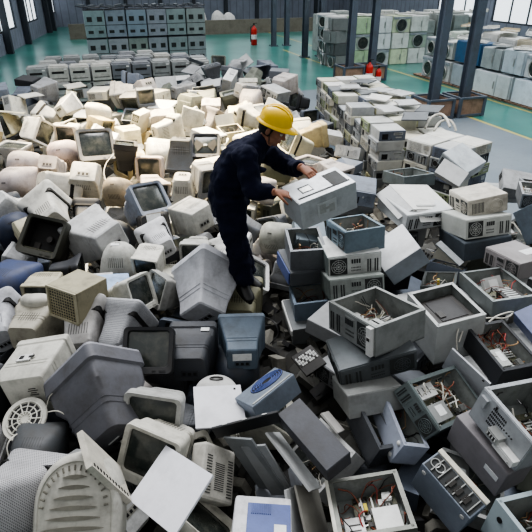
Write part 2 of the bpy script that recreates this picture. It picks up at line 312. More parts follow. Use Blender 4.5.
(4,-1.643,2.631,0.3,0.096,-0.906,-0.352,-0.214,0.78,6,8),
(3,-1.028,1.597,0.42,0.19,0.211,0.736,0.615,0.62,1,4),
(4,-1.076,4.92,0.54,0.465,-0.085,-0.033,-0.881,0.66,7,4),
(4,-2.973,3.602,0.7,-0.022,0.001,-0.743,0.668,0.77,1,-8),
(4,-2.218,2.44,0.38,0.562,-0.784,0.188,-0.185,0.91,6,2),
(1,-2.904,4.955,0.34,0.836,-0.079,0.051,-0.541,0.67,3,6),
(3,-3.531,6.172,0.7,0.506,0.533,0.502,0.455,0.8,1,8),
(9,-0.65,1.35,0.42,0.576,-0.052,-0.071,0.812,0.88,8,9),
(1,-0.3,4.924,0.7,0.065,0.765,0.64,0.01,0.74,9,-1),
(4,-3.011,4.47,0.5,0.461,0.604,-0.249,0.601,0.8,3,-8),
(1,-0.727,3.77,0.46,0.652,0.041,0.756,-0.043,0.86,8,-3),
(0,-0.779,1.862,0.54,0.345,0.801,0.442,0.209,0.63,9,2),
(4,0.109,5.227,0.34,0.439,-0.623,-0.26,-0.593,0.67,3,5),
(3,-2.673,3.49,0.46,0.537,0.733,0.248,0.337,0.76,6,-2),
(3,-1.548,2.293,0.38,0.175,-0.604,-0.403,-0.665,0.63,3,0),
(3,-0.519,2.639,0.46,0.625,0.092,-0.112,-0.767,0.64,6,1),
(4,-0.25,5.978,0.58,0.749,-0.059,-0.655,-0.082,0.74,1,-4),
(4,-2.9,4.083,0.34,0.134,0.676,0.722,-0.055,0.69,0,-6),
(4,-3.41,4.667,0.7,0.721,-0.524,-0.266,0.366,0.65,9,-2),
(0,0.185,4.728,0.46,0.696,0.677,-0.179,-0.159,0.63,5,-4),
(3,-3.284,4.884,0.3,0.048,-0.767,-0.017,0.64,0.87,6,-5),
(1,-0.361,1.446,0.3,0.795,0.016,-0.065,0.603,0.72,6,-2),
(4,-3.497,5.941,0.38,0.233,-0.026,0.027,-0.972,0.67,3,5),
(0,-0.553,4.148,0.5,0.131,0.093,0.569,0.807,0.7,8,-9),
(0,-0.789,5.647,0.3,0.426,0.23,-0.233,-0.844,0.83,5,7),
(4,-1.082,2.036,0.66,0.199,0.371,-0.801,-0.425,0.65,4,-3),
(1,-1.627,1.47,0.7,0.774,-0.066,-0.011,-0.629,0.72,1,2),
(0,-1.792,1.752,0.66,0.277,-0.795,0.456,-0.287,0.94,1,0),
(1,-0.224,5.281,0.7,0.621,-0.121,0.154,-0.759,0.8,6,2),
(1,-0.101,5.025,0.34,0.774,-0.058,0.624,0.091,0.77,3,-3),
(0,-3.69,5.292,0.7,-0.713,0.412,-0.327,-0.464,0.77,9,-10),
(6,-0.508,2.917,0.38,0.57,0.448,-0.475,-0.499,0.67,8,-6),
(3,-3.248,4.12,0.38,0.689,0.578,0.349,0.263,0.84,4,6),
(0,-3.971,6.052,0.3,0.549,-0.109,0.153,0.815,0.77,6,-10),
(0,-1.029,5.991,0.38,0.666,0.7,-0.189,-0.172,0.71,5,7),
(3,-3.582,5.205,0.38,0.623,-0.603,0.351,-0.355,0.68,7,4),
(2,-1.935,1.99,0.3,0.55,-0.038,-0.061,0.832,0.88,9,-4),
(10,2.022,5.064,0.46,0.878,0.006,-0.305,0.368,0.85,1,-7),
(10,2.183,3.379,0.54,0.999,-0.01,0.022,-0.032,0.85,4,7),
(9,2.601,3.269,0.38,0.505,0.002,0.047,-0.862,0.85,5,-9),
(10,1.314,3.89,0.58,0.876,-0.1,-0.02,-0.472,0.88,4,9),
(8,0.954,5.485,0.54,0.277,-0.124,0.104,-0.947,0.9,6,-1),
(9,2.053,4.22,0.42,0.851,0.064,0.098,-0.512,0.85,5,7),
(7,1.612,1.85,0.42,0.768,-0.131,-0.017,0.626,0.85,8,3),
(10,0.696,2.522,0.18,0.942,-0.213,-0.103,-0.239,0.85,6,-9),
(9,2.166,3.614,0.38,0.586,0.082,-0.036,0.805,0.88,6,-3),
(8,0.427,1.54,0.3,0.588,0.445,-0.469,0.486,0.85,5,8),
(7,0.986,1.672,0.3,0.711,0.356,0.569,0.208,0.87,5,2),
(7,2.734,3.554,0.58,0.126,-0.072,0.002,-0.989,0.85,10,-6),
(10,3.305,5.484,0.18,0.886,0.003,-0.006,0.463,0.89,4,10),
(8,2.371,2.968,0.22,0.827,0.121,-0.03,0.548,0.85,5,-3),
(8,1.249,2.173,0.38,0.137,0.091,-0.124,0.979,0.88,9,-3),
(7,0.957,2.328,0.18,0.19,0.675,-0.159,0.695,0.87,8,-3),
(7,1.843,4.67,0.5,0.508,-0.173,-0.074,-0.841,0.85,8,-3),
(10,1.464,2.567,0.26,0.506,0.435,0.223,-0.71,0.85,5,-6),
(8,2.073,5.347,0.22,0.965,-0.074,0.198,0.154,0.86,9,1),
(10,1.134,2.795,0.26,0.803,-0.52,-0.215,-0.198,0.89,8,9),
(9,1.152,3.589,0.3,0.418,-0.001,-0.001,-0.909,0.85,6,2),
(9,1.156,4.521,0.54,0.823,-0.052,0.007,-0.566,0.85,7,3),
(10,1.608,2.124,0.18,0.401,-0.002,-0.001,0.916,0.85,8,6),
(10,1.651,5.407,0.58,0.631,-0.334,-0.584,-0.386,0.85,5,-3),
(10,2.626,4.806,0.58,0.83,0.302,0.391,0.261,0.85,4,-10),
(9,2.908,3.85,0.18,0.096,0.452,-0.333,-0.822,0.85,5,4),
(8,1.746,2.246,0.42,0.573,-0.232,-0.099,-0.78,0.87,10,-7),
(9,2.187,2.945,0.58,0.8,0.078,0.503,-0.318,0.87,5,0),
(10,1.137,3.044,0.42,0.547,-0.003,0.194,0.814,0.86,6,7),
(10,0.591,3.632,0.58,0.949,0.014,0.052,-0.311,0.9,5,1),
(9,2.717,4.278,0.58,0.409,0.001,0.007,-0.913,0.85,5,-3),
(9,1.44,4.576,0.3,0.319,0.076,-0.069,0.942,0.9,8,3),
(10,2.559,4.465,0.38,0.812,0.008,0.001,-0.584,0.85,4,6),
(10,0.631,1.811,0.26,0.892,0.008,0.008,0.453,0.85,6,-7),
(7,1.895,2.477,0.58,0.914,-0.074,-0.015,0.4,0.85,8,-2),
(7,0.36,1.245,0.46,0.102,0.033,0.143,-0.984,0.85,5,-2),
(10,2.257,5.067,0.26,0.21,0.123,0.666,-0.705,0.86,10,8),
(9,1.929,2.673,0.18,0.843,0.011,0.015,0.537,0.89,9,-4),
(9,1.873,3.461,0.18,0.662,-0.043,-0.029,-0.747,0.85,4,-10),
(8,3.308,4.574,0.58,0.258,-0.477,-0.286,0.79,0.88,5,-7),
(10,2.412,4.392,0.18,0.892,0.142,-0.077,-0.421,0.85,4,0),
(9,0.669,3.279,0.38,0.911,0.001,0.024,-0.411,0.88,5,-6),
(7,1.031,1.35,0.58,0.701,0.019,-0.0,-0.713,0.85,8,5),
(10,2.163,2.51,0.34,0.358,0.048,0.006,0.932,0.85,4,7),
(7,2.905,4.719,0.58,0.85,0.156,0.183,0.468,0.89,4,-6),
(7,1.552,1.425,0.42,0.965,0.022,0.002,-0.263,0.85,4,5),
(8,2.997,4.441,0.18,0.834,0.027,0.019,-0.55,0.85,4,4),
(7,2.655,5.275,0.58,0.757,0.071,0.121,-0.638,0.85,1,-2),
(10,2.665,5.378,0.18,0.587,-0.122,0.068,-0.798,0.85,4,-7),
(9,1.433,5.011,0.58,0.579,0.332,-0.581,0.466,0.85,7,-8),
(9,1.785,3.864,0.42,0.784,0.53,0.132,0.295,0.85,9,-1),
(10,3.318,4.877,0.3,0.86,-0.018,-0.015,0.51,0.9,1,3),
(7,0.385,2.435,0.34,0.267,0.291,0.065,-0.916,0.87,9,-3),
(9,1.74,5.135,0.18,0.627,0.007,0.189,0.756,0.89,7,-5)
]

# ------------------------------------------------------------------ camera
F, TH, CH = 528.0, math.radians(29.4), 3.2
CAM = Vector((0, 0, CH))
RT, UP = Vector((1, 0, 0)), Vector((0, math.sin(TH), math.cos(TH)))
FW = Vector((0, math.cos(TH), -math.sin(TH)))

def ray(px, py): return FW + RT * ((px - 266) / F) + UP * ((266 - py) / F)
def atz(px, py, z):
    r = ray(px, py); return CAM + r * ((z - CH) / r.z)
def atd(px, py, d):
    r = ray(px, py); return CAM + r * (d / r.y)
def proj(p):
    d = p - CAM; z = d.dot(FW)
    return 266 + F * d.dot(RT) / z, 266 - F * d.dot(UP) / z, z
def camv(v): return (RT * v[0] + UP * v[1] - FW * v[2]).normalized()

cam = bpy.data.cameras.new('camera'); cam.sensor_width = 36; cam.lens = 36 * F / 532
co = bpy.data.objects.new('camera', cam); COL.objects.link(co)
co.location = CAM; co.rotation_euler = (math.pi / 2 - TH, 0, 0)
SC.camera = co

# ------------------------------------------------------------------ materials
def lin(c):
    return tuple(((v / 255) / 12.92 if v / 255 <= .04045 else ((v / 255 + .055) / 1.055) ** 2.4) for v in c)

class NT:
    def __init__(s, name):
        s.m = bpy.data.materials.new(name); s.m.use_nodes = True
        s.t = s.m.node_tree; s.b = s.t.nodes['Principled BSDF']
    def n(s, kind, **kw):
        o = s.t.nodes.new('ShaderNode' + kind)
        for k, v in kw.items():
            if k in o.inputs: o.inputs[k].default_value = v
            else: setattr(o, k, v)
        return o
    def l(s, a, b): s.t.links.new(a, b)
    def mix(s, a, b, f, mode='MIX'):
        o = s.t.nodes.new('ShaderNodeMix'); o.data_type = 'RGBA'; o.blend_type = mode
        for i, v in ((0, f), (6, a), (7, b)):
            if hasattr(v, 'is_output'): s.l(v, o.inputs[i])
            elif i == 0: o.inputs[0].default_value = v
            else: o.inputs[i].default_value = (*v, 1)
        return o.outputs[2]
    def math(s, op, a, b=None):
        o = s.t.nodes.new('ShaderNodeMath'); o.operation = op
        for i, v in ((0, a), (1, b)):
            if v is None: continue
            if hasattr(v, 'is_output'): s.l(v, o.inputs[i])
            else: o.inputs[i].default_value = v
        return o.outputs[0]
    def ramp(s, f, lo, hi):
        o = s.t.nodes.new('ShaderNodeMapRange'); s.l(f, o.inputs[0])
        o.inputs[1].default_value = lo; o.inputs[2].default_value = hi
        return o.outputs[0]

def surf(name, base=None, rough=.55, metal=0.0, dirt=.5, dirtcol=(58, 54, 46), scale=9, bump=.15, pattern=None, spec=.4):
    """base None: the colour set on the object (each copy its own)"""
    k = NT(name)
    tc = k.n('TexCoord')
    if base is None:
        c = k.n('ObjectInfo').outputs['Color']
    else:
        rgb = k.n('RGB'); rgb.outputs[0].default_value = (*lin(base), 1); c = rgb.outputs[0]
    rnd = k.n('ObjectInfo').outputs['Random']
    off = k.n('Vector' + 'Math', operation='ADD'); k.l(tc.outputs['Object'], off.inputs[0])
    cmb = k.n('CombineXYZ'); r10 = k.math('MULTIPLY', rnd, 37.0)
    for i in range(3): k.l(r10, cmb.inputs[i])
    k.l(cmb.outputs[0], off.inputs[1])
    n1 = k.n('TexNoise', Scale=scale, Detail=6.0, Roughness=.65); k.l(off.outputs[0], n1.inputs['Vector'])
    n2 = k.n('TexNoise', Scale=scale * 7, Detail=3.0); k.l(off.outputs[0], n2.inputs['Vector'])
    f1 = k.math('MULTIPLY', k.ramp(n1.outputs[0], .45, .72), dirt)
    c = k.mix(c, lin(dirtcol), f1)
    f2 = k.ramp(n2.outputs[0], .3, .7)
    c = k.mix(c, (.35, .34, .33), k.math('MULTIPLY', k.math('SUBTRACT', 1.0, f2), dirt * .3), 'MULTIPLY')
    h = n2.outputs[0]
    if pattern == 'vents':       # rows of slots on the rear third of a moulded housing
        sp = k.n('SeparateXYZ'); k.l(tc.outputs['Object'], sp.inputs[0])
        fr = k.math('FRACT', k.math('MULTIPLY', sp.outputs[0], 46.0))
        sl = k.math('LESS_THAN', fr, .42)
        a = k.math('MULTIPLY', k.math('GREATER_THAN', sp.outputs[1], .02), k.math('LESS_THAN', sp.outputs[1], .12))
        a = k.math('MULTIPLY', a, k.math('LESS_THAN', k.math('ABSOLUTE', sp.outputs[0]), .085))
        a = k.math('MULTIPLY', a, sl)
        c = k.mix(c, (.02, .02, .02), k.math('MULTIPLY', a, .7))
    if pattern == 'dots':
        sp = k.n('SeparateXYZ'); k.l(tc.outputs['Object'], sp.inputs[0])
        u = k.math('MULTIPLY', k.math('ADD', sp.outputs[0], sp.outputs[1]), 85.0)
        v = k.math('MULTIPLY', k.math('SUBTRACT', sp.outputs[2], k.math('MULTIPLY', sp.outputs[1], .6)), 85.0)
        du = k.math('SUBTRACT', k.math('FRACT', u), .5); dv = k.math('SUBTRACT', k.math('FRACT', v), .5)
        r = k.math('ADD', k.math('MULTIPLY', du, du), k.math('MULTIPLY', dv, dv))
        c = k.mix(c, (.03, .03, .035), k.math('MULTIPLY', k.math('LESS_THAN', r, .085), .8))
    if pattern == 'grid':
        sp = k.n('SeparateXYZ'); k.l(tc.outputs['Object'], sp.inputs[0])
        a = None
        for ax, o in ((0, 1), (2, 1)):
            fr = k.math('GREATER_THAN', k.math('FRACT', k.math('MULTIPLY', k.math('ADD', sp.outputs[ax], sp.outputs[1]), 36.0)), .34)
            a = fr if a is None else k.math('MULTIPLY', a, fr)
        c = k.mix(c, (.02, .02, .018), a)
    k.l(c, k.b.inputs['Base Color'])
    k.b.inputs['Metallic'].default_value = metal
    rr = k.n('MapRange'); k.l(n1.outputs[0], rr.inputs[0]); rr.inputs[3].default_value = max(.05, rough - .12); rr.inputs[4].default_value = min(1, rough + .18)
    k.l(rr.outputs[0], k.b.inputs['Roughness'])
    k.b.inputs['Specular IOR Level'].default_value = spec
    if bump:
        bp = k.n('Bump', Strength=bump, Distance=.004); k.l(h, bp.inputs['Height']); k.l(bp.outputs[0], k.b.inputs['Normal'])
    return k.m

M = {}
M['plastic'] = surf('moulded_plastic', dirt=.45)
M['vented'] = surf('vented_plastic', dirt=.45, pattern='vents')
M['dots'] = surf('perforated_plastic', dirt=.25, pattern='dots')
M['gridp'] = surf('wire_grid', dirt=.5, pattern='grid')
M['metal'] = surf('case_sheet_metal', rough=.42, metal=.35, dirt=.4, dirtcol=(60, 60, 58), scale=6, bump=.1)
M['paint'] = surf('painted_steel', rough=.5, dirt=.3, scale=4, bump=.08)
M['glass'] = surf('dark_tube_glass', base=(38, 44, 42), rough=.16, dirt=.35, dirtcol=(110, 108, 98), bump=0, spec=.6)
M['slot'] = surf('slot_shadow', base=(46, 49, 50), rough=.7, dirt=.4)
M['black'] = surf('black_gap', base=(14, 14, 15), rough=.7, dirt=.2)
M['inner'] = surf('zinc_interior', base=(142, 147, 145), rough=.5, metal=.25, dirt=.5, dirtcol=(35, 32, 27), scale=8)
M['pcb'] = surf('circuit_board', base=(72, 78, 62), rough=.5, dirt=.9, dirtcol=(126, 112, 92), scale=60)
M['chip'] = surf('chip_dark', base=(34, 32, 30), rough=.5, dirt=.3)
M['silver'] = surf('bare_metal', base=(172, 174, 172), rough=.35, metal=.6, dirt=.3)
M['white'] = surf('white_plastic', base=(205, 206, 204), rough=.5, dirt=.25)
M['paper'] = surf('paper_label', base=(214, 216, 216), rough=.8, dirt=.2, scale=30)
M['yellow'] = surf('yellow_label', base=(196, 180, 70), rough=.7, dirt=.3)
M['red'] = surf('red_enamel', base=(178, 36, 28), rough=.4, dirt=.2)
M['copper'] = surf('copper_wire', base=(120, 62, 42), rough=.5, dirt=.5)
M['wire_white'] = surf('white_cable', base=(196, 194, 184), rough=.5, dirt=.3)
M['wire_black'] = surf('black_cable', base=(24, 24, 26), rough=.5, dirt=.2)
M['wire_red'] = surf('red_cable', base=(140, 40, 34), rough=.5, dirt=.4)
M['wire_tan'] = surf('tan_cable', base=(158, 128, 92), rough=.5, dirt=.4)
M['blue'] = surf('blue_plastic', base=(72, 88, 140), rough=.5, dirt=.3)
M['pink'] = surf('pink_plastic', base=(176, 110, 120), rough=.5, dirt=.4)

# ------------------------------------------------------------------ mesh builder
class MB:
    def __init__(s): s.v = []; s.f = []; s.mi = []
    def add(s, vs, fs, m=0, T=None):
        b = len(s.v)
        s.v += [(T @ Vector(p)) if T else Vector(p) for p in vs]
        s.f += [tuple(b + i for i in f) for f in fs]; s.mi += [m] * len(fs)
        return s
    def box(s, c, d, m=0, T=None, taper=None):
        x, y, z = c; a, b, h = d[0] / 2, d[1] / 2, d[2] / 2
        t = taper or 1
        vs = [(x - a, y - b, z - h), (x + a, y - b, z - h), (x + a, y + b, z - h), (x - a, y + b, z - h),
              (x - a * t, y - b * t, z + h), (x + a * t, y - b * t, z + h), (x + a * t, y + b * t, z + h), (x - a * t, y + b * t, z + h)]
        return s.add(vs, [(3, 2, 1, 0), (4, 5, 6, 7), (0, 1, 5, 4), (1, 2, 6, 5), (2, 3, 7, 6), (3, 0, 4, 7)], m, T)
    def loft(s, rings, m=0, cap0=True, cap1=True, T=None):
        n = len(rings[0]); vs = [p for r in rings for p in r]; fs = []
        for i in range(len(rings) - 1):
            for j in range(n):
                k = (j + 1) % n
                fs.append((i * n + j, i * n + k, (i + 1) * n + k, (i + 1) * n + j))
        if cap0: fs.append(tuple(reversed(range(n))))
        if cap1: fs.append(tuple((len(rings) - 1) * n + j for j in range(n)))
        return s.add(vs, fs, m, T)
    def tube(s, pts, r, seg=6, m=0, T=None):
        pts = [Vector(p) for p in pts]; rings = []
        nrm = None
        for i, p in enumerate(pts):
            t = (pts[min(i + 1, len(pts) - 1)] - pts[max(i - 1, 0)]).normalized()
            if nrm is None: nrm = t.orthogonal().normalized()
            nrm = (nrm - t * nrm.dot(t)).normalized(); bn = t.cross(nrm)
            rr = r[i] if isinstance(r, (list, tuple)) else r
            rings.append([p + nrm * (rr * math.cos(a)) + bn * (rr * math.sin(a)) for a in [2 * math.pi * q / seg for q in range(seg)]])
        return s.loft(rings, m, T=T)
    def cyl(s, c0, c1, r, seg=16, m=0, T=None): return s.tube([c0, c1], r, seg, m, T)
    def quad(s, p, m=0, T=None): return s.add(p, [tuple(range(len(p)))], m, T)
    def mesh(s, name, mats, smooth=None, bevel=0):
        me = bpy.data.meshes.new(name)
        me.from_pydata([tuple(v) for v in s.v], [], s.f)
        for m in mats: me.materials.append(M[m] if isinstance(m, str) else m)
        me.polygons.foreach_set('material_index', s.mi)
        if bevel:
            bm = bmesh.new(); bm.from_mesh(me)
            es = [e for e in bm.edges if len(e.link_faces) == 2 and e.calc_face_angle(0) > 1.0]
            bmesh.ops.bevel(bm, geom=es, offset=bevel, segments=2, affect='EDGES', profile=.6, clamp_overlap=True)
            bm.to_mesh(me); bm.free()
        if smooth is not None:
            me.polygons.foreach_set('use_smooth', [True] * len(me.polygons))
            me.set_sharp_from_angle(angle=math.radians(smooth))
        me.update()
        return me

def rrect(hw, hh, y, zc=0.0, xc=0.0, rad=.25, k=4):
    """rounded rectangle ring in the xz plane at depth y"""
    r = rad * min(hw, hh) * 2 if rad < .5 else min(hw, hh) * .999
    r = min(r, min(hw, hh) * .999); out = []
    for q, (sx, sz) in enumerate(((1, 1), (-1, 1), (-1, -1), (1, -1))):
        for i in range(k + 1):
            a = math.pi / 2 * (q + i / k)
            out.append(Vector((xc + sx * (hw - r) + r * math.cos(a), y, zc + sz * (hh - r) + r * math.sin(a))))
    return out

def put(name, me, parent=None, color=None, loc=None):
    o = bpy.data.objects.new(name, me); COL.objects.link(o)
    if parent: o.parent = parent
    if color: o.color = (*lin(color), 1)
    if loc: o.location = loc
    return o

def tag(o, label, cat, group=None, kind=None):
    o['label'] = label; o['category'] = cat
    if group: o['group'] = group
    if kind: o['kind'] = kind
    return o

def root(name, loc=(0, 0, 0), quat=None, label=None, cat=None, group=None):
    o = bpy.data.objects.new(name, None); COL.objects.link(o)
    o.empty_display_size = .05; o.location = loc
    if quat is not None: o.rotation_mode = 'QUATERNION'; o.rotation_quaternion = quat
    if label: tag(o, label, cat, group)
    return o

def kids(o): return [c for c in KIDS.get(o.name, [])]
KIDS = {}
def copy_tree(o, loc, quat, scale=1.0, tint=None):
    r = o.copy(); COL.objects.link(r); r.location = loc; r.rotation_mode = 'QUATERNION'; r.rotation_quaternion = quat
    r.scale = (scale,) * 3
    for ch in o.children:
        c = ch.copy(); COL.objects.link(c); c.parent = r
        if tint and ch.get('tinted'): c.color = (*lin(tint), 1)
        for g in ch.children:
            d = g.copy(); COL.objects.link(d); d.parent = c
    return r

def axes_quat(yv, zv):
    y = Vector(yv).normalized(); z = Vector(zv); z = (z - y * z.dot(y)).normalized(); x = y.cross(z)
    return Matrix((x, y, z)).transposed().to_quaternion()

# ------------------------------------------------------------------ crt monitors: screen looks along -y, top is +z, about .42 m wide
PROF = {   # y, half width, half height, z offset, corner radius
 'box':    [(-.21, .205, .19, 0, .10), (-.135, .205, .19, 0, .10), (-.125, .19, .175, 0, .10), (-.03, .185, .17, 0, .12), (.02, .155, .145, -.008, .14), (.17, .135, .122, -.012, .16), (.205, .125, .11, -.012, .2)],
 'funnel': [(-.2, .212, .2, 0, .12), (-.175, .212, .2, 0, .14), (-.14, .19, .183, 0, .16), (-.09, .16, .16, 0, .18), (-.02, .135, .142, -.004, .2), (.07, .122, .132, -.006, .2), (.17, .116, .126, -.006, .2), (.2, .1, .11, -.006, .25)],
 'round':  [(-.2, .21, .195, 0, .12), (-.16, .212, .197, 0, .16), (-.06, .208, .19, 0, .25), (.04, .19, .17, -.004, .35), (.12, .16, .14, -.006, .42), (.175, .115, .1, -.008, .45), (.205, .05, .045, -.008, .49)],
 'wedge':  [(-.2, .21, .19, 0, .06), (-.165, .21, .19, 0, .07), (-.155, .2, .18, 0, .07), (.1, .135, .118, -.006, .08), (.19, .128, .11, -.006, .1), (.2, .12, .1, -.006, .1)],
 'cube':   [(-.19, .19, .18, 0, .05), (-.15, .19, .18, 0, .06), (-.14, .182, .172, 0, .06), (.12, .178, .165, 0, .06), (.19, .15, .14, -.006, .08), (.195, .14, .13, -.006, .08)],
}
ZB = {'box': .19, 'funnel': .2, 'round': .195, 'wedge': .19, 'cube': .18}
MESH = {}
def crt_meshes(kind):
    if kind in MESH: return MESH[kind]
    P = PROF[kind]
    y0, hw, hh, _, rad = P[0]
    b = MB()
    b.loft([rrect(a, h, y, z, 0, r) for y, a, h, z, r in P], cap0=False)
    # inner dark liner so that the open mouth is not see-through
    b.loft([rrect(hw * .9, hh * .88, y0 + .004, 0, 0, rad), rrect(hw * .8, hh * .78, y0 + .12, 0, 0, rad)], m=1, cap0=False)
    if kind in ('box', 'cube', 'wedge'):          # moulding lines round the housing
        for yy in (.06, .09):
            ys = [p for p in P if p[0] <= yy][-1]; yn = [p for p in P if p[0] > yy][0]
            t = (yy - ys[0]) / (yn[0] - ys[0]); a = ys[1] + (yn[1] - ys[1]) * t; h = ys[2] + (yn[2] - ys[2]) * t; z = ys[3] + (yn[3] - ys[3]) * t
            b.loft([rrect(a + .0005, h + .0005, yy - .004, z, 0, .12), rrect(a + .004, h + .004, yy - .001, z, 0, .12), rrect(a - .001, h - .001, yy + .004, z, 0, .12)], cap0=False, cap1=False)
    house = b.mesh('housing', ['vented', 'black'], 34)
    b = MB()
    iw, ih = hw * .83, hh * .78; zc = hh * .07
    b.loft([rrect(hw, hh, y0 + .004, 0, 0, rad), rrect(hw * .985, hh * .985, y0 - .014, 0, 0, rad), rrect(iw, ih, y0 - .006, zc, 0, .1), rrect(iw * .97, ih * .97, y0 + .012, zc, 0, .1)], cap0=False, cap1=False)
    b.box((hw * .62, y0 - .013, -hh * .87), (.05, .006, .012)); b.box((hw * .3, y0 - .013, -hh * .87), (.03, .005, .008))
    bez = b.mesh('bezel', ['plastic'], 30)
    b = MB(); n = 8; vs = []; fs = []
    for i in range(n + 1):
        for j in range(n + 1):
            u, w = i / n * 2 - 1, j / n * 2 - 1
            vs.append((iw * .99 * u, y0 + .016 - .018 * (1 - u * u) * (1 - w * w) ** .5 if abs(w) < 1 else y0 + .016, zc + ih * .99 * w))
    for i in range(n):
        for j in range(n): fs.append((i * (n + 1) + j, (i + 1) * (n + 1) + j, (i + 1) * (n + 1) + j + 1, i * (n + 1) + j + 1))
    b.add(vs, fs); scr = b.mesh('screen', ['glass'], 60)
    # rear connector plate and cable stub on the back
    b = MB(); yb, bw, bh, bz, _ = P[-1]
    b.box((0, yb + .002, bz - bh * .35), (bw * 1.1, .006, bh * .5), 0)
    for i in (-1, 0, 1): b.box((i * bw * .35, yb + .006, bz - bh * .35), (bw * .2, .004, bh * .25), 1)
    rear = b.mesh('connector_panel', ['plastic', 'black'])
    # swivel base
    b = MB()
    b.loft([[Vector((r * math.cos(a), -.03 + r * .9 * math.sin(a), z)) for a in [2 * math.pi * q / 24 for q in range(24)]] for r, z in ((.075, -hh), (.08, -hh - .02), (.135, -hh - .04), (.14, -hh - .055))])
    base = b.mesh('swivel_base', ['plastic'], 30)
    MESH[kind] = (house, bez, scr, rear, base)
    return MESH[kind]

def make_crt(kind, color, bezel=None, base=False, vents=True, label=None, group=None, screen=True, dots=False, name='crt_monitor', cat='monitor'):
    h, bz, sc, rear, base_m = crt_meshes(kind)
    r = root(name, label=label, cat=cat, group=group)
    if dots: h = h.copy(); h.materials[0] = M['dots']
    elif not vents: h = h.copy(); h.materials[0] = M['plastic']
    a = put('housing', h, r, color); a['tinted'] = 1
    c = put('bezel', bz, r, bezel or color); c['tinted'] = 1
    if screen: put('screen', sc, r)
    q = put('connector_panel', rear, a, tuple(int(v * .8) for v in color))
    if base: d = put('swivel_base', base_m, r, color); d['tinted'] = 1
    return r

def sticker(parent, c, d, mat='paper', name='sticker'):
    b = MB(); b.box(c, d)
    return put(name, b.mesh(name, [mat]), parent)
# ------------------------------------------------------------------ computer cases
def side_T(side, w, l, h):
    """frame of an outer side: x along the side, y outwards, z up; origin at the side's centre; returns matrix and side length"""
    d = {'ab': (0, -l / 2, -90, w), 'bc': (w / 2, 0, 0, l), 'cd': (0, l / 2, 90, w), 'da': (-w / 2, 0, 180, l)}[side]
    R = Matrix.Rotation(math.radians(d[2]), 4, 'Z')       # outward = +x of R
    X = R @ Vector((0, 1, 0, 0)); Y = R @ Vector((1, 0, 0, 0))
    m = Matrix(((X.x, Y.x, 0, d[0]), (X.y, Y.y, 0, d[1]), (0, 0, 1, 0), (0, 0, 0, 1)))
    return m, d[3]

def chassis_open(w, l, h, lip=.016, t=.01):
    b = MB()
    b.box((0, 0, -h / 2 + t / 2), (w, l, t), 1)
    for sx in (-1, 1): b.box((sx * (w / 2 - t / 2), 0, 0), (t, l, h))
    for sy in (-1, 1): b.box((0, sy * (l / 2 - t / 2), 0), (w - 2 * t, t, h))
    for sx in (-1, 1): b.box((sx * (w / 2 - t - lip / 2), 0, h / 2 - .002), (lip, l - 2 * t, .004))
    for sy in (-1, 1): b.box((0, sy * (l / 2 - t - lip / 2), h / 2 - .002), (w - 2 * t, lip, .004))
    # dull zinc lining on the inner wall faces
    i = t + .0015
    for sx in (-1, 1): b.box((sx * (w / 2 - i), 0, -.004), (.002, l - 2 * i, h - .016), 1)
    for sy in (-1, 1): b.box((0, sy * (l / 2 - i), -.004), (w - 2 * i, .002, h - .016), 1)
    return b

def chassis_closed(w, l, h, seam=True):
    b = MB(); b.box((0, 0, 0), (w, l, h))
    return b

def rear_mb(L, h, style=0):
    """rear plate of a case: fan grille, connector block, expansion slots, screws"""
    b = MB(); s = 1 if style % 2 == 0 else -1
    b.box((0, .002, 0), (L * .97, .004, h * .94), 0)
    # power supply cutout
    px = s * L * .3; pw = L * .32
    b.box((px, .005, 0), (pw, .004, h * .78), 1)
    R = min(pw, h * .78) * .42
    for k in range(3):
        r = R * (1 - .3 * k)
        ring = [(px + r * math.cos(a), .008, r * math.sin(a)) for a in [2 * math.pi * q / 20 for q in range(21)]]
        b.tube(ring, .0022, 5, 2)
    for k in range(4):
        a = math.pi / 4 * k; b.tube([(px - R * math.cos(a), .008, -R * math.sin(a)), (px + R * math.cos(a), .008, R * math.sin(a))], .0018, 4, 2)
    # connector block
    b.box((-s * L * .02, .005, h * .2), (L * .2, .005, h * .32), 2)
    for i in range(4): b.box((-s * L * .02 + (i - 1.5) * L * .045, .009, h * .2), (L * .03, .006, h * .2), 1)
    # expansion slots
    for i in range(6):
        b.box((-s * L * (.2 + .045 * i), .0055, -h * .08), (L * .024, .004, h * .62), 1 if i % 3 else 2)
    # perforation rows
    for i in range(7):
        for j in range(2): b.box((-s * L * .02 + (i - 3) * L * .026, .0045, -h * (.12 + .14 * j)), (L * .014, .003, h * .06), 1)
    return b

def perf_mb(L, h):
    b = MB(); b.box((0, .002, 0), (L * .97, .004, h * .95), 0)
    for i in range(9):
        for j in range(5): b.box((-L * .2 + i * L * .03, .0045, h * .3 - j * h * .11), (L * .018, .003, h * .06), 1)
    b.box((-L * .38, .012, h * .22), (L * .13, .022, h * .26), 0)
    b.box((-L * .17, .006, h * .38), (L * .03, .006, h * .08), 1)
    for k in range(4): b.cyl((L * (.08 + .05 * k), .004, h * .1), (L * (.08 + .05 * k), .008, h * .1), L * .012, 10, 1)
    return b

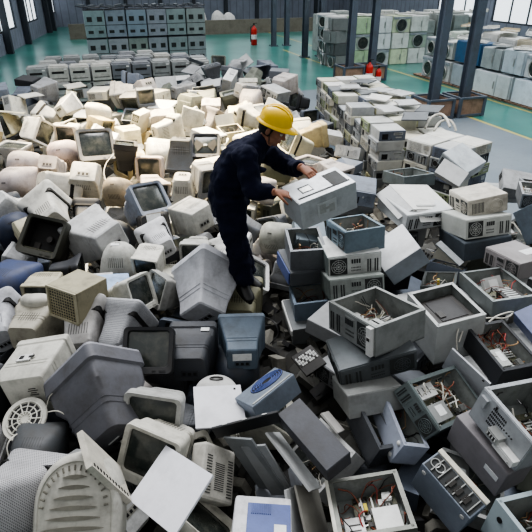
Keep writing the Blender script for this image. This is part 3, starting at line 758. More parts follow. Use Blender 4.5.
def bezel_mb(L, h, style=0):
    b = MB(); t = .022
    b.box((0, t / 2, 0), (L, t, h), 0)
    x0 = -L / 2
    for k in range(3): b.box((x0 + L * (.14 + .13 * k), t + .001, 0), (L * .115, .005, h * .78), 0); b.box((x0 + L * (.205 + .13 * k), t + .001, 0), (L * .008, .004, h * .82), 1)
    b.box((x0 + L * .54, t + .001, -h * .1), (L * .05, .005, h * .5), 1)
    b.cyl((x0 + L * .66, t - .002, h * .15), (x0 + L * .66, t + .006, h * .15), h * .07, 14, 2)
    if style % 2 == 0:
        for k in range(8): b.box((x0 + L * (.74 + .028 * k), t + .0005, 0), (L * .012, .004, h * .6), 1)
    else:
        ring = [(x0 + L * .82 + L * .1 * math.cos(a), t + .002, h * .3 * math.sin(a)) for a in [2 * math.pi * q / 24 for q in range(25)]]
        b.tube(ring, .004, 6, 0)
        for k in range(5): b.box((x0 + L * .82, t + .001, (k - 2) * h * .09), (L * .12, .004, h * .03), 1)
    return b

def wires(w, l, h, n=7, seed=0, cols=('wire_black', 'wire_white', 'wire_red', 'wire_tan', 'copper'), spread=.36, top=.5):
    rnd = random.Random(seed); b = MB()
    for k in range(n):
        p = Vector((rnd.uniform(-spread, spread) * w, rnd.uniform(-spread, spread) * l, -h * .3)); pts = [p]
        d = Vector((rnd.uniform(-1, 1), rnd.uniform(-1, 1), .6))
        for q in range(7):
            d += Vector((rnd.uniform(-.9, .9), rnd.uniform(-.9, .9), rnd.uniform(-.7, .6)))
            p = p + d.normalized() * .035
            p.x = max(-.42 * w, min(.42 * w, p.x)); p.y = max(-.42 * l, min(.42 * l, p.y)); p.z = max(-h * .36, min(h * top, p.z)); pts.append(p.copy())
        b.tube(pts, rnd.choice((.0028, .0035, .005)), 5, k % len(cols))
    return b.mesh('wiring', list(cols), 60)

def board_mb(w, l, seed=0):
    rnd = random.Random(seed); b = MB(); b.box((0, 0, 0), (w, l, .004), 0)
    for k in range(5): b.box((-w * .3 + k * w * .08, l * .18, .008), (w * .035, l * .5, .014), rnd.choice((2, 1, 2, 3)))
    for k in range(3): b.box((w * (.15 + .06 * k), -l * .12, .01), (w * .03, l * .55, .02), 1)
    b.box((w * .28, l * .3, .014), (w * .2, l * .2, .03), 3)
    for k in range(8): b.box((w * .28 + (k - 3.5) * w * .024, l * .3, .032), (w * .01, l * .19, .022), 3)
    for k in range(26):
        s = rnd.uniform(.008, .03); b.box((rnd.uniform(-.45, .45) * w, rnd.uniform(-.46, .46) * l, .007), (s, s * rnd.uniform(.6, 1.6), rnd.uniform(.006, .02)), rnd.choice((1, 1, 3, 2, 1)))
    for k in range(9):
        x, y = rnd.uniform(-.4, .4) * w, rnd.uniform(-.4, .4) * l; b.cyl((x, y, 0), (x, y, rnd.uniform(.012, .024)), .005, 8, rnd.choice((1, 3)))
    return b

def add_inside(r, w, l, h, what, seed):
    rnd = random.Random(seed); fz = -h / 2 + .012
    if 'board' in what:
        o = put('motherboard', board_mb(w * .62, l * .62, seed).mesh('motherboard', ['pcb', 'chip', 'white', 'silver']), r)
        o.location = (w * .1, l * .08, fz + h * .22)
    if 'psu' in what:
        b = MB(); b.box((0, 0, 0), (w * .34, l * .36, h * .55), 0)
        for k in range(6): b.box((-w * .13 + k * w * .05, -.02, h * .276), (w * .02, l * .2, .003), 1)
        b.box((0, l * .1, h * .277), (w * .22, l * .1, .002), 2)
        o = put('power_supply', b.mesh('power_supply', ['silver', 'chip', 'paper'], bevel=.002), r); o.location = (-w * .28, l * .27, fz + h * .28)
    if 'psu_dark' in what:
        b = MB(); b.box((0, 0, 0), (w * .34, l * .42, h * .6), 0)
        for k in range(5): b.box((-w * .12 + k * w * .06, 0, h * .301), (w * .03, l * .26, .003), 1)
        o = put('power_supply', b.mesh('power_supply', ['chip', 'silver'], bevel=.002), r); o.location = (w * .26, l * .12, fz + h * .31)
    if 'cage' in what:
        b = MB(); cw, cl, ch = w * .34, l * .4, h * .6
        for sx in (-1, 1): b.box((sx * cw / 2, 0, 0), (.003, cl, ch), 0)
        b.box((0, 0, -ch / 2), (cw, cl, .003), 0); b.box((0, 0, ch / 2), (cw, cl * .3, .003), 0); b.box((0, cl * .35, ch / 2), (cw, cl * .2, .003), 0)
        for k in range(3): b.box((0, -.01, -ch * .3 + k * ch * .28), (cw * .96, cl * .9, ch * .2), 1)
        for k in range(4): b.box((-cw / 2 - .002, -cl * .3 + k * cl * .2, 0), (.002, cl * .05, ch * .4), 2)
        o = put('drive_cage', b.mesh('drive_cage', ['silver', 'chip', 'black']), r); o.location = (w * .26, -l * .26, fz + h * .32)
    if 'optical' in what:
        b = MB(); b.box((0, 0, 0), (w * .34, l * .38, .042), 0); b.box((0, -l * .19 - .004, 0), (w * .34, .008, .04), 1); b.box((w * .02, -l * .2, .004), (w * .26, .004, .012), 2); b.box((-w * .02, .03, .0215), (w * .2, l * .14, .001), 3)
        o = put('optical_drive', b.mesh('optical_drive', ['silver', 'white', 'chip', 'paper'], bevel=.0015), r); o.location = (w * .2, -l * .28, fz + h * .62)
    if 'whitebox' in what:
        b = MB(); b.box((0, 0, 0), (w * .36, l * .38, h * .5), 0); b.box((w * .1, -l * .192, .01), (w * .05, .002, .02), 1); b.box((-w * .1, -l * .192, .01), (w * .05, .002, .02), 1)
        o = put('power_supply', b.mesh('power_supply', ['white', 'chip'], bevel=.002), r); o.location = (w * .2, -l * .14, fz + h * .3)
    if 'whitedrives' in what:
        for k in range(2):
            b = MB(); b.box((0, 0, 0), (w * .27, l * .36, .03), 0)
            for q in range(3): b.box((0, -l * .12 + q * l * .09, .0155), (w * .16, .012, .001), 1)
            for q in range(5): b.box((-w * .1 + q * w * .05, -l * .183, 0), (w * .02, .004, .012), 1)
            o = put('hard_drive', b.mesh('hard_drive', ['white', 'chip'], bevel=.0015), r); o.location = (-w * .25, -l * .2, fz + .03 + .036 * k)
    if 'boxlean' in what:
        b = MB(); b.box((0, 0, 0), (w * .22, l * .4, .05), 0); b.box((0, -l * .205, 0), (w * .2, .006, .046), 1); b.box((0, 0, .026), (w * .14, l * .2, .001), 1)
        o = put('floppy_drive', b.mesh('floppy_drive', ['silver', 'white'], bevel=.002), r); o.location = (-w * .16, l * .02, fz + h * .5); o.rotation_euler = (.1, .95, .15)
    if 'pad' in what:
        b = MB(); b.box((0, 0, 0), (w * .74, l * .74, .012), 0, taper=.97); b.box((0, 0, .008), (w * .6, l * .56, .006), 1, taper=.95); b.box((w * .12, -l * .2, .014), (w * .18, l * .12, .01), 0)
        o = put('black_tray', b.mesh('black_tray', ['chip', 'wire_black'], bevel=.003), r); o.location = (-.01, .02, h * .3); o.rotation_euler = (.03, -.05, 0)
    if 'yellow' in what:
        b = MB(); b.box((0, 0, 0), (.004, l * .34, h * .12), 0); o = put('warning_label', b.mesh('warning_label', ['yellow']), r); o.location = (w / 2 - .016, -l * .05, h * .3); o['label'] = 'yellow label on the inner wall'
    if 'yellowclip' in what:
        b = MB(); b.box((0, 0, 0), (.03, .02, .05), 0, taper=.6); b.box((0, 0, .03), (.02, .05, .012), 0); o = put('yellow_clip', b.mesh('yellow_clip', ['yellow'], bevel=.003), r); o.location = (-w * .05, l * .12, fz + .05)
    if 'pinkbits' in what:
        b = MB()
        for k in range(4): b.box((rnd.uniform(-.2, .2) * w, rnd.uniform(-.2, .2) * l, .01 * k), (.06, .03, .014), k % 2, Matrix.Rotation(k, 4, 'Z'))
        o = put('loose_connectors', b.mesh('loose_connectors', ['pink', 'chip']), r); o.location = (w * .05, l * .1, fz + .03)
    if 'wires' in what or 'redwires' in what or 'manywires' in what:
        cols = ('wire_red', 'copper', 'copper', 'wire_black', 'wire_tan') if 'redwires' in what else ('wire_black', 'wire_white', 'copper', 'wire_tan', 'wire_white')
        put('wiring', wires(w, l, h, 30 if 'manywires' in what else 14, seed, cols, top=.44), r)

def build_case(r, d, color, open_=True, rear=None, bezel=None, perf=None, inside=(), rivets=None, seed=0, closed_extra=None, bezcol=None, mat='metal', vents=None, sidecol=None):
    w, l, h = d
    if open_:
        put('chassis', chassis_open(w, l, h).mesh('chassis', [mat, 'inner'], bevel=0), r, color)
        add_inside(r, w, l, h, inside, seed)
    else:
        b = chassis_closed(w, l, h - .004)
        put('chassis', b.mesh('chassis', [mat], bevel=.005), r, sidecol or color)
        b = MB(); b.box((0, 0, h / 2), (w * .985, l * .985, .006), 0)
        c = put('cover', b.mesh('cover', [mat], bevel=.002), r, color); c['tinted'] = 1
    if rear:
        for k, sd in enumerate(rear.split()):
            T, L = side_T(sd, w, l, h)
            b = MB(); q = rear_mb(L, h, seed + k); b.add(q.v, q.f, 0, T); b.mi = q.mi
            put('rear_panel', b.mesh('rear_panel', [mat, 'slot', mat]), r, tuple(min(255, int(v * 1.05)) for v in color))
    if perf:
        T, L = side_T(perf, w, l, h); q = perf_mb(L, h); b = MB(); b.add(q.v, q.f, 0, T); b.mi = q.mi
        put('rear_panel', b.mesh('rear_panel', [mat, 'black'], bevel=0), r, color)
    if bezel:
        T, L = side_T(bezel, w, l, h); q = bezel_mb(L, h, seed); b = MB(); b.add(q.v, q.f, 0, T); b.mi = q.mi
        put('front_bezel', b.mesh('front_bezel', ['plastic', 'black', 'silver'], bevel=.0015), r, bezcol or color)
    if rivets:
        T, L = side_T(rivets, w, l, h)
        for sx in (-1, 1):
            for sz in (-1, 1):
                b = MB(); b.loft([[Vector((sx * L * .42 + q * math.cos(a), y, sz * h * .3 + q * math.sin(a))) for a in [2 * math.pi * i / 12 for i in range(12)]] for q, y in ((.016, 0), (.015, .006), (.008, .01))][::-1], T=T)
                put('rubber_foot', b.mesh('rubber_foot', ['white'], 50), r)
    if vents:
        T, L = side_T(vents, w, l, h); b = MB()
        b.box((-L * .1, .001, 0), (L * .76, .004, h * .78), 1, T)
        for k in range(9): b.box((-L * .4 + k * L * .035, .003, 0), (L * .016, .004, h * .6), 0, T)
        put('vent_grille', b.mesh('vent_grille', ['slot', mat]), r, color)
    return r

def panel_thing(name, key, label, cat, color, mat='paint', flange=.012, hole=False, group=None):
    e = PNP[key]; w, l, h = e['d']
    r = root(name, e['loc'], e['q'], label, cat, group)
    b = MB(); t = .0035
    b.box((0, 0, 0), (w, l, t))
    for sx in (-1, 1): b.box((sx * (w / 2 - t / 2), 0, -flange / 2), (t, l, flange))
    for sy in (-1, 1): b.box((0, sy * (l / 2 - t / 2), -flange / 2), (w - 2 * t, t, flange))
    put('sheet', b.mesh('sheet', [mat], bevel=.0012), r, color)
    b = MB(); b.box((0, l * .475, -flange * .6), (w * .9, .006, .004))
    for k in (-1, 0, 1): b.box((k * w * .3, l * .47, -flange * .7), (.03, .014, .006))
    put('latch_rail', b.mesh('latch_rail', ['silver']), r)
    if hole:
        b = MB(); b.cyl((w * .36, l * .4, t / 2), (w * .36, l * .4, t / 2 + .002), .009, 12); put('hole', b.mesh('hole', ['black']), r)
    return r, (w, l, h)

def case_thing(key, label, color, name='computer_case', cat='computer case', **kw):
    e = PNP[key]
    r = root(name, e['loc'], e['q'], label, cat)
    build_case(r, e['d'], color, seed=sum(map(ord, key)), **kw)
    return r, e['d']

# hero cases --------------------------------------------------------
H = {}
def hc(key, *a, **k): H[key] = case_thing(key, *a, **k); return H[key]
hc('c1', 'open grey case full of boards atop the leaning stack, yellow label inside its rim', (142, 145, 143), rear='ab', inside=('board', 'cage', 'yellow', 'manywires', 'whitedrives'))
r, d = H['c1']; b = MB(); b.box((d[0] * .0, 0, 0), (.05, .03, d[2] * .95), 0); b.box((0, -.016, .02), (.035, .004, .03), 1)
o = put('front_trim', b.mesh('front_trim', ['white', 'chip'], bevel=.004), r); o.location = (d[0] * .42, -d[1] / 2 - .016, -.004); o['label'] = 'white plastic trim block'
hc('c2', 'dark grey skewed case directly under the open board-filled case', (84, 89, 92), open_=False, rear='ab bc')
hc('c3', 'pale grey case at the bottom of the leaning stack', (150, 152, 150), open_=False)
hc('c4', 'upended blue-grey case shell with round white feet on its narrow side', (160, 167, 182), inside=('wires',), rivets='ab', mat='paint')
hc('c5', 'open greenish grey case with vented side, brown boards and white drives inside', (104, 114, 114), rear='ab', inside=('board', 'whitedrives', 'manywires', 'optical'))
hc('c6', 'taupe closed computer case with small paper sticker near its lower corner', (128, 125, 128), open_=False, mat='paint')
r, d = H['c6']; sticker(r, (d[0] * .3, -d[1] / 2 - .001, d[2] * .05), (.1, .002, .04))
hc('c7', 'light grey case with perforated rear plate and white optical drive, lying on the taupe case', (166, 170, 174), perf='ab', inside=('board', 'wires', 'paper'), mat='metal')
r, d = H['c7']; b = MB(); b.box((0, 0, 0), (.15, .05, .045), 0); b.box((0, -.026, .008), (.11, .003, .004), 1); b.box((.05, -.027, -.01), (.012, .004, .008), 1)
o = put('optical_drive', b.mesh('optical_drive', ['white', 'chip'], bevel=.003), r); o.location = (d[0] * .3, -d[1] / 2 - .03, -d[2] * .22)
b = MB(); b.box((0, 0, 0), (.09, .06, .05), 0); b.box((0, -.031, 0), (.07, .003, .03), 1)
for k in range(4): b.box((-.03 + k * .02, -.033, 0), (.008, .003, .02), 2)
o = put('bracket', b.mesh('bracket', ['silver', 'chip', 'white'], bevel=.002), r); o.location = (d[0] * .06, -d[1] / 2 - .035, -d[2] * .1)
hc('c8', 'blue-grey tower on its side showing empty drive bays and cream trim strip', (132, 142, 156), open_=False, mat='paint', sidecol=(132, 142, 156))
r, d = H['c8']; w, l, h = d; b = MB()
b.box((0, -.012, h / 2 + .004), (w * .94, l * .72, .006), 1)
for k in range(6): b.box((-w * .4 + w * .15 * k + .02, -.012, h / 2 + .010), (w * .016, l * .7, .012), 0)
for k in range(3): b.box((w * (-.03 + .15 * k), -.02, h / 2 + .011), (w * .1, l * .34, .01), 2)
for k in (0, 1):
    ring = [(-w * .38 + .0 + k * w * .1 + .026 * math.cos(a), -.012 + .026 * math.sin(a), h / 2 + .012) for a in [2 * math.pi * q / 16 for q in range(17)]]; b.tube(ring, .004, 5, 0)
put('bay_frame', b.mesh('bay_frame', ['silver', 'slot', 'chip']), r)
b = MB(); b.box((0, l / 2 - .012, h / 2 + .008), (w, .03, .022), 0); put('edge_strip', b.mesh('edge_strip', ['plastic'], bevel=.003), r, (206, 203, 190))
for sx in (-1, 1):
    b = MB(); b.cyl((sx * w * .4, -l / 2 - .006, h * .34), (sx * w * .4, -l / 2, h * .34), .014, 12); put('rubber_foot', b.mesh('rubber_foot', ['white'], 50), r)
hc('c10', 'pale blue-grey open case with pink connectors inside and round black plug on its side', (150, 163, 168), inside=('board', 'pinkbits', 'wires'), mat='paint')
r, d = H['c10']; b = MB(); b.cyl((-d[0] * .2, -d[1] / 2 - .006, d[2] * .2), (-d[0] * .2, -d[1] / 2, d[2] * .2), .016, 14); put('plug', b.mesh('plug', ['black'], 50), r)
hc('c11', 'open dark-walled case with white power supply, white drives, red ribbon wires and yellow clip', (96, 98, 92), inside=('whitebox', 'whitedrives', 'board', 'redwires', 'manywires', 'yellowclip'))
r, d = H['c11']; b = MB(); b.box((-d[0] / 2 - .008, 0, .01), (.02, d[1], d[2] * .9), 0); put('edge_strip', b.mesh('edge_strip', ['plastic'], bevel=.003), r, (196, 194, 184))
hc('c12', 'slim charcoal case with rounded edges leaning over the loose grey panels', (64, 66, 72), name='slim_case', open_=False, mat='plastic')
hc('c13', 'dark grey open shell wedged behind the blue-grey upended case, white bracket inside', (82, 85, 90), inside=('wires',))
hc('c14', 'steel-blue open case topping the stack beside the worker', (110, 127, 138), rear='ab', inside=('board', 'cage', 'manywires'))
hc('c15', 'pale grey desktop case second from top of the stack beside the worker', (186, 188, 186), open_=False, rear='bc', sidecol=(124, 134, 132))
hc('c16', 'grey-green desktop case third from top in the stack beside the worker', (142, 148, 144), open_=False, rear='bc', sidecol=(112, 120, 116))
hc('c17', 'deep grey open case under the held computer, another case leaning in it', (118, 122, 126), inside=('wires',))
hc('c18', 'blue-grey case leaning inside the deep grey open case', (126, 138, 146), open_=False, rear='cd')
hc('c19', 'dark grey flat case with blue plastic end, below the deep grey open case', (86, 90, 94), open_=False, mat='paint')
r, d = H['c19']; b = MB(); b.box((0, -d[1] / 2 - .006, 0), (d[0] * .9, .012, d[2] * .9)); put('end_cap', b.mesh('end_cap', ['blue'], bevel=.003), r)
hc('c20', 'slate open case with dark cables inside, low in the stack nearest the worker', (112, 126, 140), inside=('board', 'wires', 'manywires'))
hc('c21', 'bottom case of the stack nearest the worker, white edge strip along its end', (98, 102, 104), open_=False, mat='paint')
r, d = H['c21']; b = MB(); b.box((-d[0] / 2 - .006, 0, .004), (.014, d[1], d[2] * .9)); b.box((0, -d[1] / 2 - .006, d[2] * .3), (d[0], .014, d[2] * .35)); put('edge_strip', b.mesh('edge_strip', ['white'], bevel=.003), r)
hc('held', 'silver-grey computer case held up by the worker, drive openings on top', (180, 184, 187), open_=False)
r, d = H['held']; w, l, h = d; b = MB()
b.box((.0, l * .30, h / 2 + .003), (w * .62, l * .26, .006), 1); b.box((-w * .02, -l * .22, h / 2 + .003), (w * .3, l * .2, .006), 1)
b.box((w * .3, 0, h / 2 + .003), (w * .06, l * .9, .005), 1); b.box((-.0, -l * .22, h / 2 + .005), (w * .22, l * .17, .004), 0)
put('drive_opening', b.mesh('drive_opening', ['silver', 'slot']), r)
b = MB(); b.box((w / 2 + .002, -.02, .0), (.003, l * .34, h * .5)); s_ = put('sticker', b.mesh('sticker', ['metal'], bevel=.001), r, (186, 190, 192))
b = MB()
b.box((w / 2 + .004, -.055, .005), (.002, .05, h * .34), 0); b.box((w / 2 + .004, .02, -.01), (.002, .045, h * .3), 0); b.box((w / 2 + .0045, -.015, .0), (.002, .1, h * .1), 0)
put('torn_label', b.mesh('torn_label', ['silver']), r)
hc('c23', 'cream desktop computer with ribbed vent and oval speaker on its front', (186, 181, 170), open_=False, rear='ab', vents='bc', mat='plastic')
r, d = H['c23']; T, L = side_T('bc', *d); b = MB()
for q in (1, .75, .5): b.tube([(L * .2 + q * .07 * math.cos(a), .006, q * .055 * math.sin(a)) for a in [2 * math.pi * i / 28 for i in range(29)]], .005, 6, 0, T)
put('speaker_ring', b.mesh('speaker_ring', ['plastic'], 60), r, (196, 192, 180))
hc('c24', 'light grey case with round fan grille, beneath the cream desktop computer', (176, 179, 174), open_=False, rear='bc', mat='paint')
hc('c25', 'dark slate case supporting the light grey fan-grilled case', (78, 86, 94), open_=False)
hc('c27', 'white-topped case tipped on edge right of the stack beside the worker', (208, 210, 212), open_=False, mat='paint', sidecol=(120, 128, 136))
hc('c29', 'white-sided desktop case lying under the bent white cover', (184, 187, 188), open_=False, rear='bc', mat='paint')
hc('c30', 'grey-green open empty case behind the bent white cover', (122, 132, 134), inside=('wires',))
hc('c31', 'white tilted case propped against the pile of grey case parts', (198, 200, 200), open_=False, mat='paint')
hc('c32', 'pale grey case tipped back beyond the tilted white case', (164, 170, 174), open_=False, rear='ab')
hc('c34', 'taupe-topped desktop case with paper slip on its lid and dark bays', (132, 128, 128), open_=False, rear='ab', mat='paint')
r, d = H['c34']; sticker(r, (d[0] * .1, d[1] * .25, d[2] / 2 + .004), (.1, .16, .002), name='paper_slip')
hc('c35', 'wide open grey case with leaning drive box, red wires and black power supply', (124, 130, 130), inside=('board', 'boxlean', 'psu_dark', 'redwires'), mat='metal')
hc('c36', 'tall pale case with a flat black tray lying in its open top', (170, 173, 172), inside=('pad', 'wires', 'manywires'), mat='paint')
hc('c37', 'black open case with tangled brown wires and white optical drive', (44, 46, 50), inside=('board', 'optical', 'manywires', 'redwires', 'cage'), mat='paint')
hc('c39', 'blue-violet lidded case beside the black open case', (98, 108, 140), open_=False, mat='paint')
hc('c40', 'steel-blue panelled case standing on edge behind the taupe desktop case', (120, 134, 148), open_=False)
hc('c41', 'dark open tray case with a yellow spot inside', (74, 78, 78), inside=('yellowclip', 'wires'))
hc('c42', 'blue-grey metal scanner body with oval blue mesh on its top', (122, 132, 144), name='scanner', cat='scanner', open_=False)
r, d = H['c42']; w, l, h = d; b = MB()
for q in range(5): b.tube([(-w * .12 + (.03 + .014 * q) * .75 * math.cos(a), l * .12 + (.03 + .014 * q) * 1.5 * math.sin(a), h / 2 + .008) for a in [2 * math.pi * i / 28 for i in range(29)]], .0035, 5, 0)
for q in range(10):
    a = math.pi * 2 * q / 10; b.tube([(-w * .12 + .02 * math.cos(a), l * .12 + .04 * math.sin(a), h / 2 + .008), (-w * .12 + .064 * math.cos(a), l * .12 + .128 * math.sin(a), h / 2 + .008)], .002, 4, 0)
b.loft([[Vector((-w * .12 + .07 * math.cos(a), l * .12 + .135 * math.sin(a), h / 2 + z)) for a in [2 * math.pi * i / 28 for i in range(28)]] for z in (.002, .006)], 1)
put('mesh_disc', b.mesh('mesh_disc', ['blue', 'black'], 50), r)
b = MB(); b.box((w * .42, 0, h / 2 + .006), (.012, l * .9, .01)); put('edge_strip', b.mesh('edge_strip', ['silver'], bevel=.002), r)  # bright silver strip stands in for the highlight along the ridge

# hero panels and covers --------------------------------------------
PT = {}
def hp(key, *a, **k): PT[key] = panel_thing(a[0], key, *a[1:], **k); return PT[key]
hp('p1', 'case_side_panel', 'white flat side panel with one small hole, below the charcoal monitor', 'panel', (206, 207, 212), hole=True)
hp('p2', 'case_side_panel', 'large white blank panel leaning across the beige screened monitor', 'panel', (222, 223, 229))
hp('p5', 'bezel_strip', 'long black bezel strip lying across the loose grey panels', 'bezel', (30, 32, 36), mat='plastic')
hp('p6', 'case_side_panel', 'thin grey panel with bright rolled edge, first under the black bezel strip', 'panel', (120, 124, 126))
hp('p7', 'case_side_panel', 'dusty grey panel slanting next to the bright-edged one under the black strip', 'panel', (134, 137, 138))
hp('p8', 'case_side_panel', 'long pale panel sloping beneath the slim charcoal case', 'panel', (168, 170, 170))
hp('p10', 'case_side_panel', 'narrow panel on edge beside the blue-labelled housing', 'panel', (188, 190, 190))
hp('p11', 'case_side_panel', 'brownish grey panel standing next to the dark-walled case with the white power supply', 'panel', (138, 136, 130))
hp('p12', 'case_side_panel', 'white panel with black hole, propped against the black open case', 'panel', (200, 204, 210), hole=True)
hp('p13', 'slotted_cover', 'cream plastic cover plate with a row of slots, resting on the ribbed round housing', 'cover', (186, 182, 170), mat='plastic', flange=.03)
r, (w, l, h) = PT['p13']; b = MB()
for k in range(12): b.box((-w * .42 + k * w * .075, -l * .4, .003), (w * .03, l * .07, .004))
put('slot_row', b.mesh('slot_row', ['black']), r)
hp('p14', 'case_cover', 'bent white metal cover lying on the white-sided desktop case', 'cover', (202, 202, 198), flange=.03)
r, (w, l, h) = PT['p14']; b = MB(); b.box((0, -l * .38, .004), (w * .7, l * .06, .004)); put('vent_strip', b.mesh('vent_strip', ['plastic']), r, (150, 152, 150))
b = MB(); b.box((-.09, 0, 0), (.18, l * .96, .004)); b.box((-.178, 0, -.012), (.004, l * .96, .024))
o = put('bent_flap', b.mesh('bent_flap', ['paint'], bevel=.001), r, (178, 180, 180)); o.location = (-w / 2, 0, -.004); o.rotation_euler = (0, -.75, 0)
b = MB(); b.box((0, -.07, 0), (w * .9, .14, .004)); o = put('bent_flap', b.mesh('bent_flap', ['paint'], bevel=.001), r, (190, 191, 189)); o.location = (.01, -l / 2, -.004); o.rotation_euler = (.55, 0, .05)
hp('p15', 'bezel_strip', 'grey front strip leaning on the dark slate case', 'bezel', (150, 155, 158), mat='plastic')
hp('p16', 'flat_scanner', 'pale blue flat scanner lid behind the wire-sided crate', 'scanner', (150, 176, 208), mat='plastic', flange=.03)
hp('p17', 'case_side_panel', 'small white sheet poking from the dark gap behind the slim charcoal case', 'panel', (196, 194, 190))
e = PNP['board']; r = root('laptop_base', e['loc'], e['q'], 'dark laptop base with white keys, in the dark gap beside the case stack', 'laptop')
w, l, h = e['d']; b = MB(); b.box((0, 0, 0), (w, l, h * .8)); put('base', b.mesh('base', ['chip'], bevel=.004), r)
b = MB()
for i in range(10):
    for j in range(4): b.box((-w * .4 + i * w * .088, -l * .05 + j * l * .11, h * .45), (w * .07, l * .085, .006), 0 if (i * 7 + j * 3) % 4 else 1)
put('keyboard', b.mesh('keys', ['white', 'chip']), r)
c = atz(216, 392, .66)
r = root('rounded_cover', c, axes_quat(camv((0, .75, -.66)), camv((.0, .66, .75))), 'white round-edged plastic cover peeping from behind the white flat panel with the hole', 'cover')
b = MB(); b.loft([[Vector((.15 * q * math.cos(a), .13 * q * math.sin(a), z)) for a in [2 * math.pi * i / 32 for i in range(32)]] for q, z in ((1, -.03), (1.02, -.01), (.95, .02), (.6, .035), (.1, .038))]); put('shell', b.mesh('shell', ['plastic'], 50), r, (192, 192, 190))
b = MB(); b.tube([(.045 * math.cos(a) , .085 + .012 * math.sin(a), .036) for a in [2 * math.pi * i / 20 for i in range(21)]], .006, 6); put('grip', b.mesh('grip', ['chip']), r)
# beige vented box and the blue-labelled housing
e = PNP['p3']; w, l, h = e['d']; r = root('vented_housing', e['loc'], e['q'], 'beige upright housing with three columns of vent slots, beside the white blank panel', 'housing')
b = MB(); b.box((0, 0, 0), (w, l, h)); put('shell', b.mesh('shell', ['plastic'], bevel=.018), r, (186, 184, 176))
b = MB()
for k in range(14):
    for sx in (-1, 1): b.box((sx * w * .34, -l * .38 + k * l * .05, h / 2), (w * .16, l * .018, .004), 0)
    b.box((0, -l * .3 + k * l * .036, h / 2), (w * .3, l * .014, .004), 0)
put('vent_grille', b.mesh('vent_grille', ['slot']), r)
e = PNP['p4']; w, l, h = e['d']; r = root('monitor_housing', e['loc'], e['q'], 'white monitor housing with blue louvred panel, lying face up', 'housing')
b = MB(); b.box((0, 0, 0), (w, l, h), taper=.94); put('shell', b.mesh('shell', ['plastic'], bevel=.02), r, (198, 199, 202))
b = MB(); b.box((w * .1, -l * .06, h / 2 + .003), (w * .7, l * .72, .008), 0)
for k in range(11): b.box((w * (-.18 + .03 * k), l * .18, h / 2 + .009), (w * .014, l * .2, .008), 0)
b.box((w * .28, -l * .2, h / 2 + .009), (w * .2, l * .2, .003), 1)
o = put('louvred_panel', b.mesh('louvred_panel', ['blue', 'paper'], bevel=.002), r); o['label'] = 'blue louvred panel with pale label'
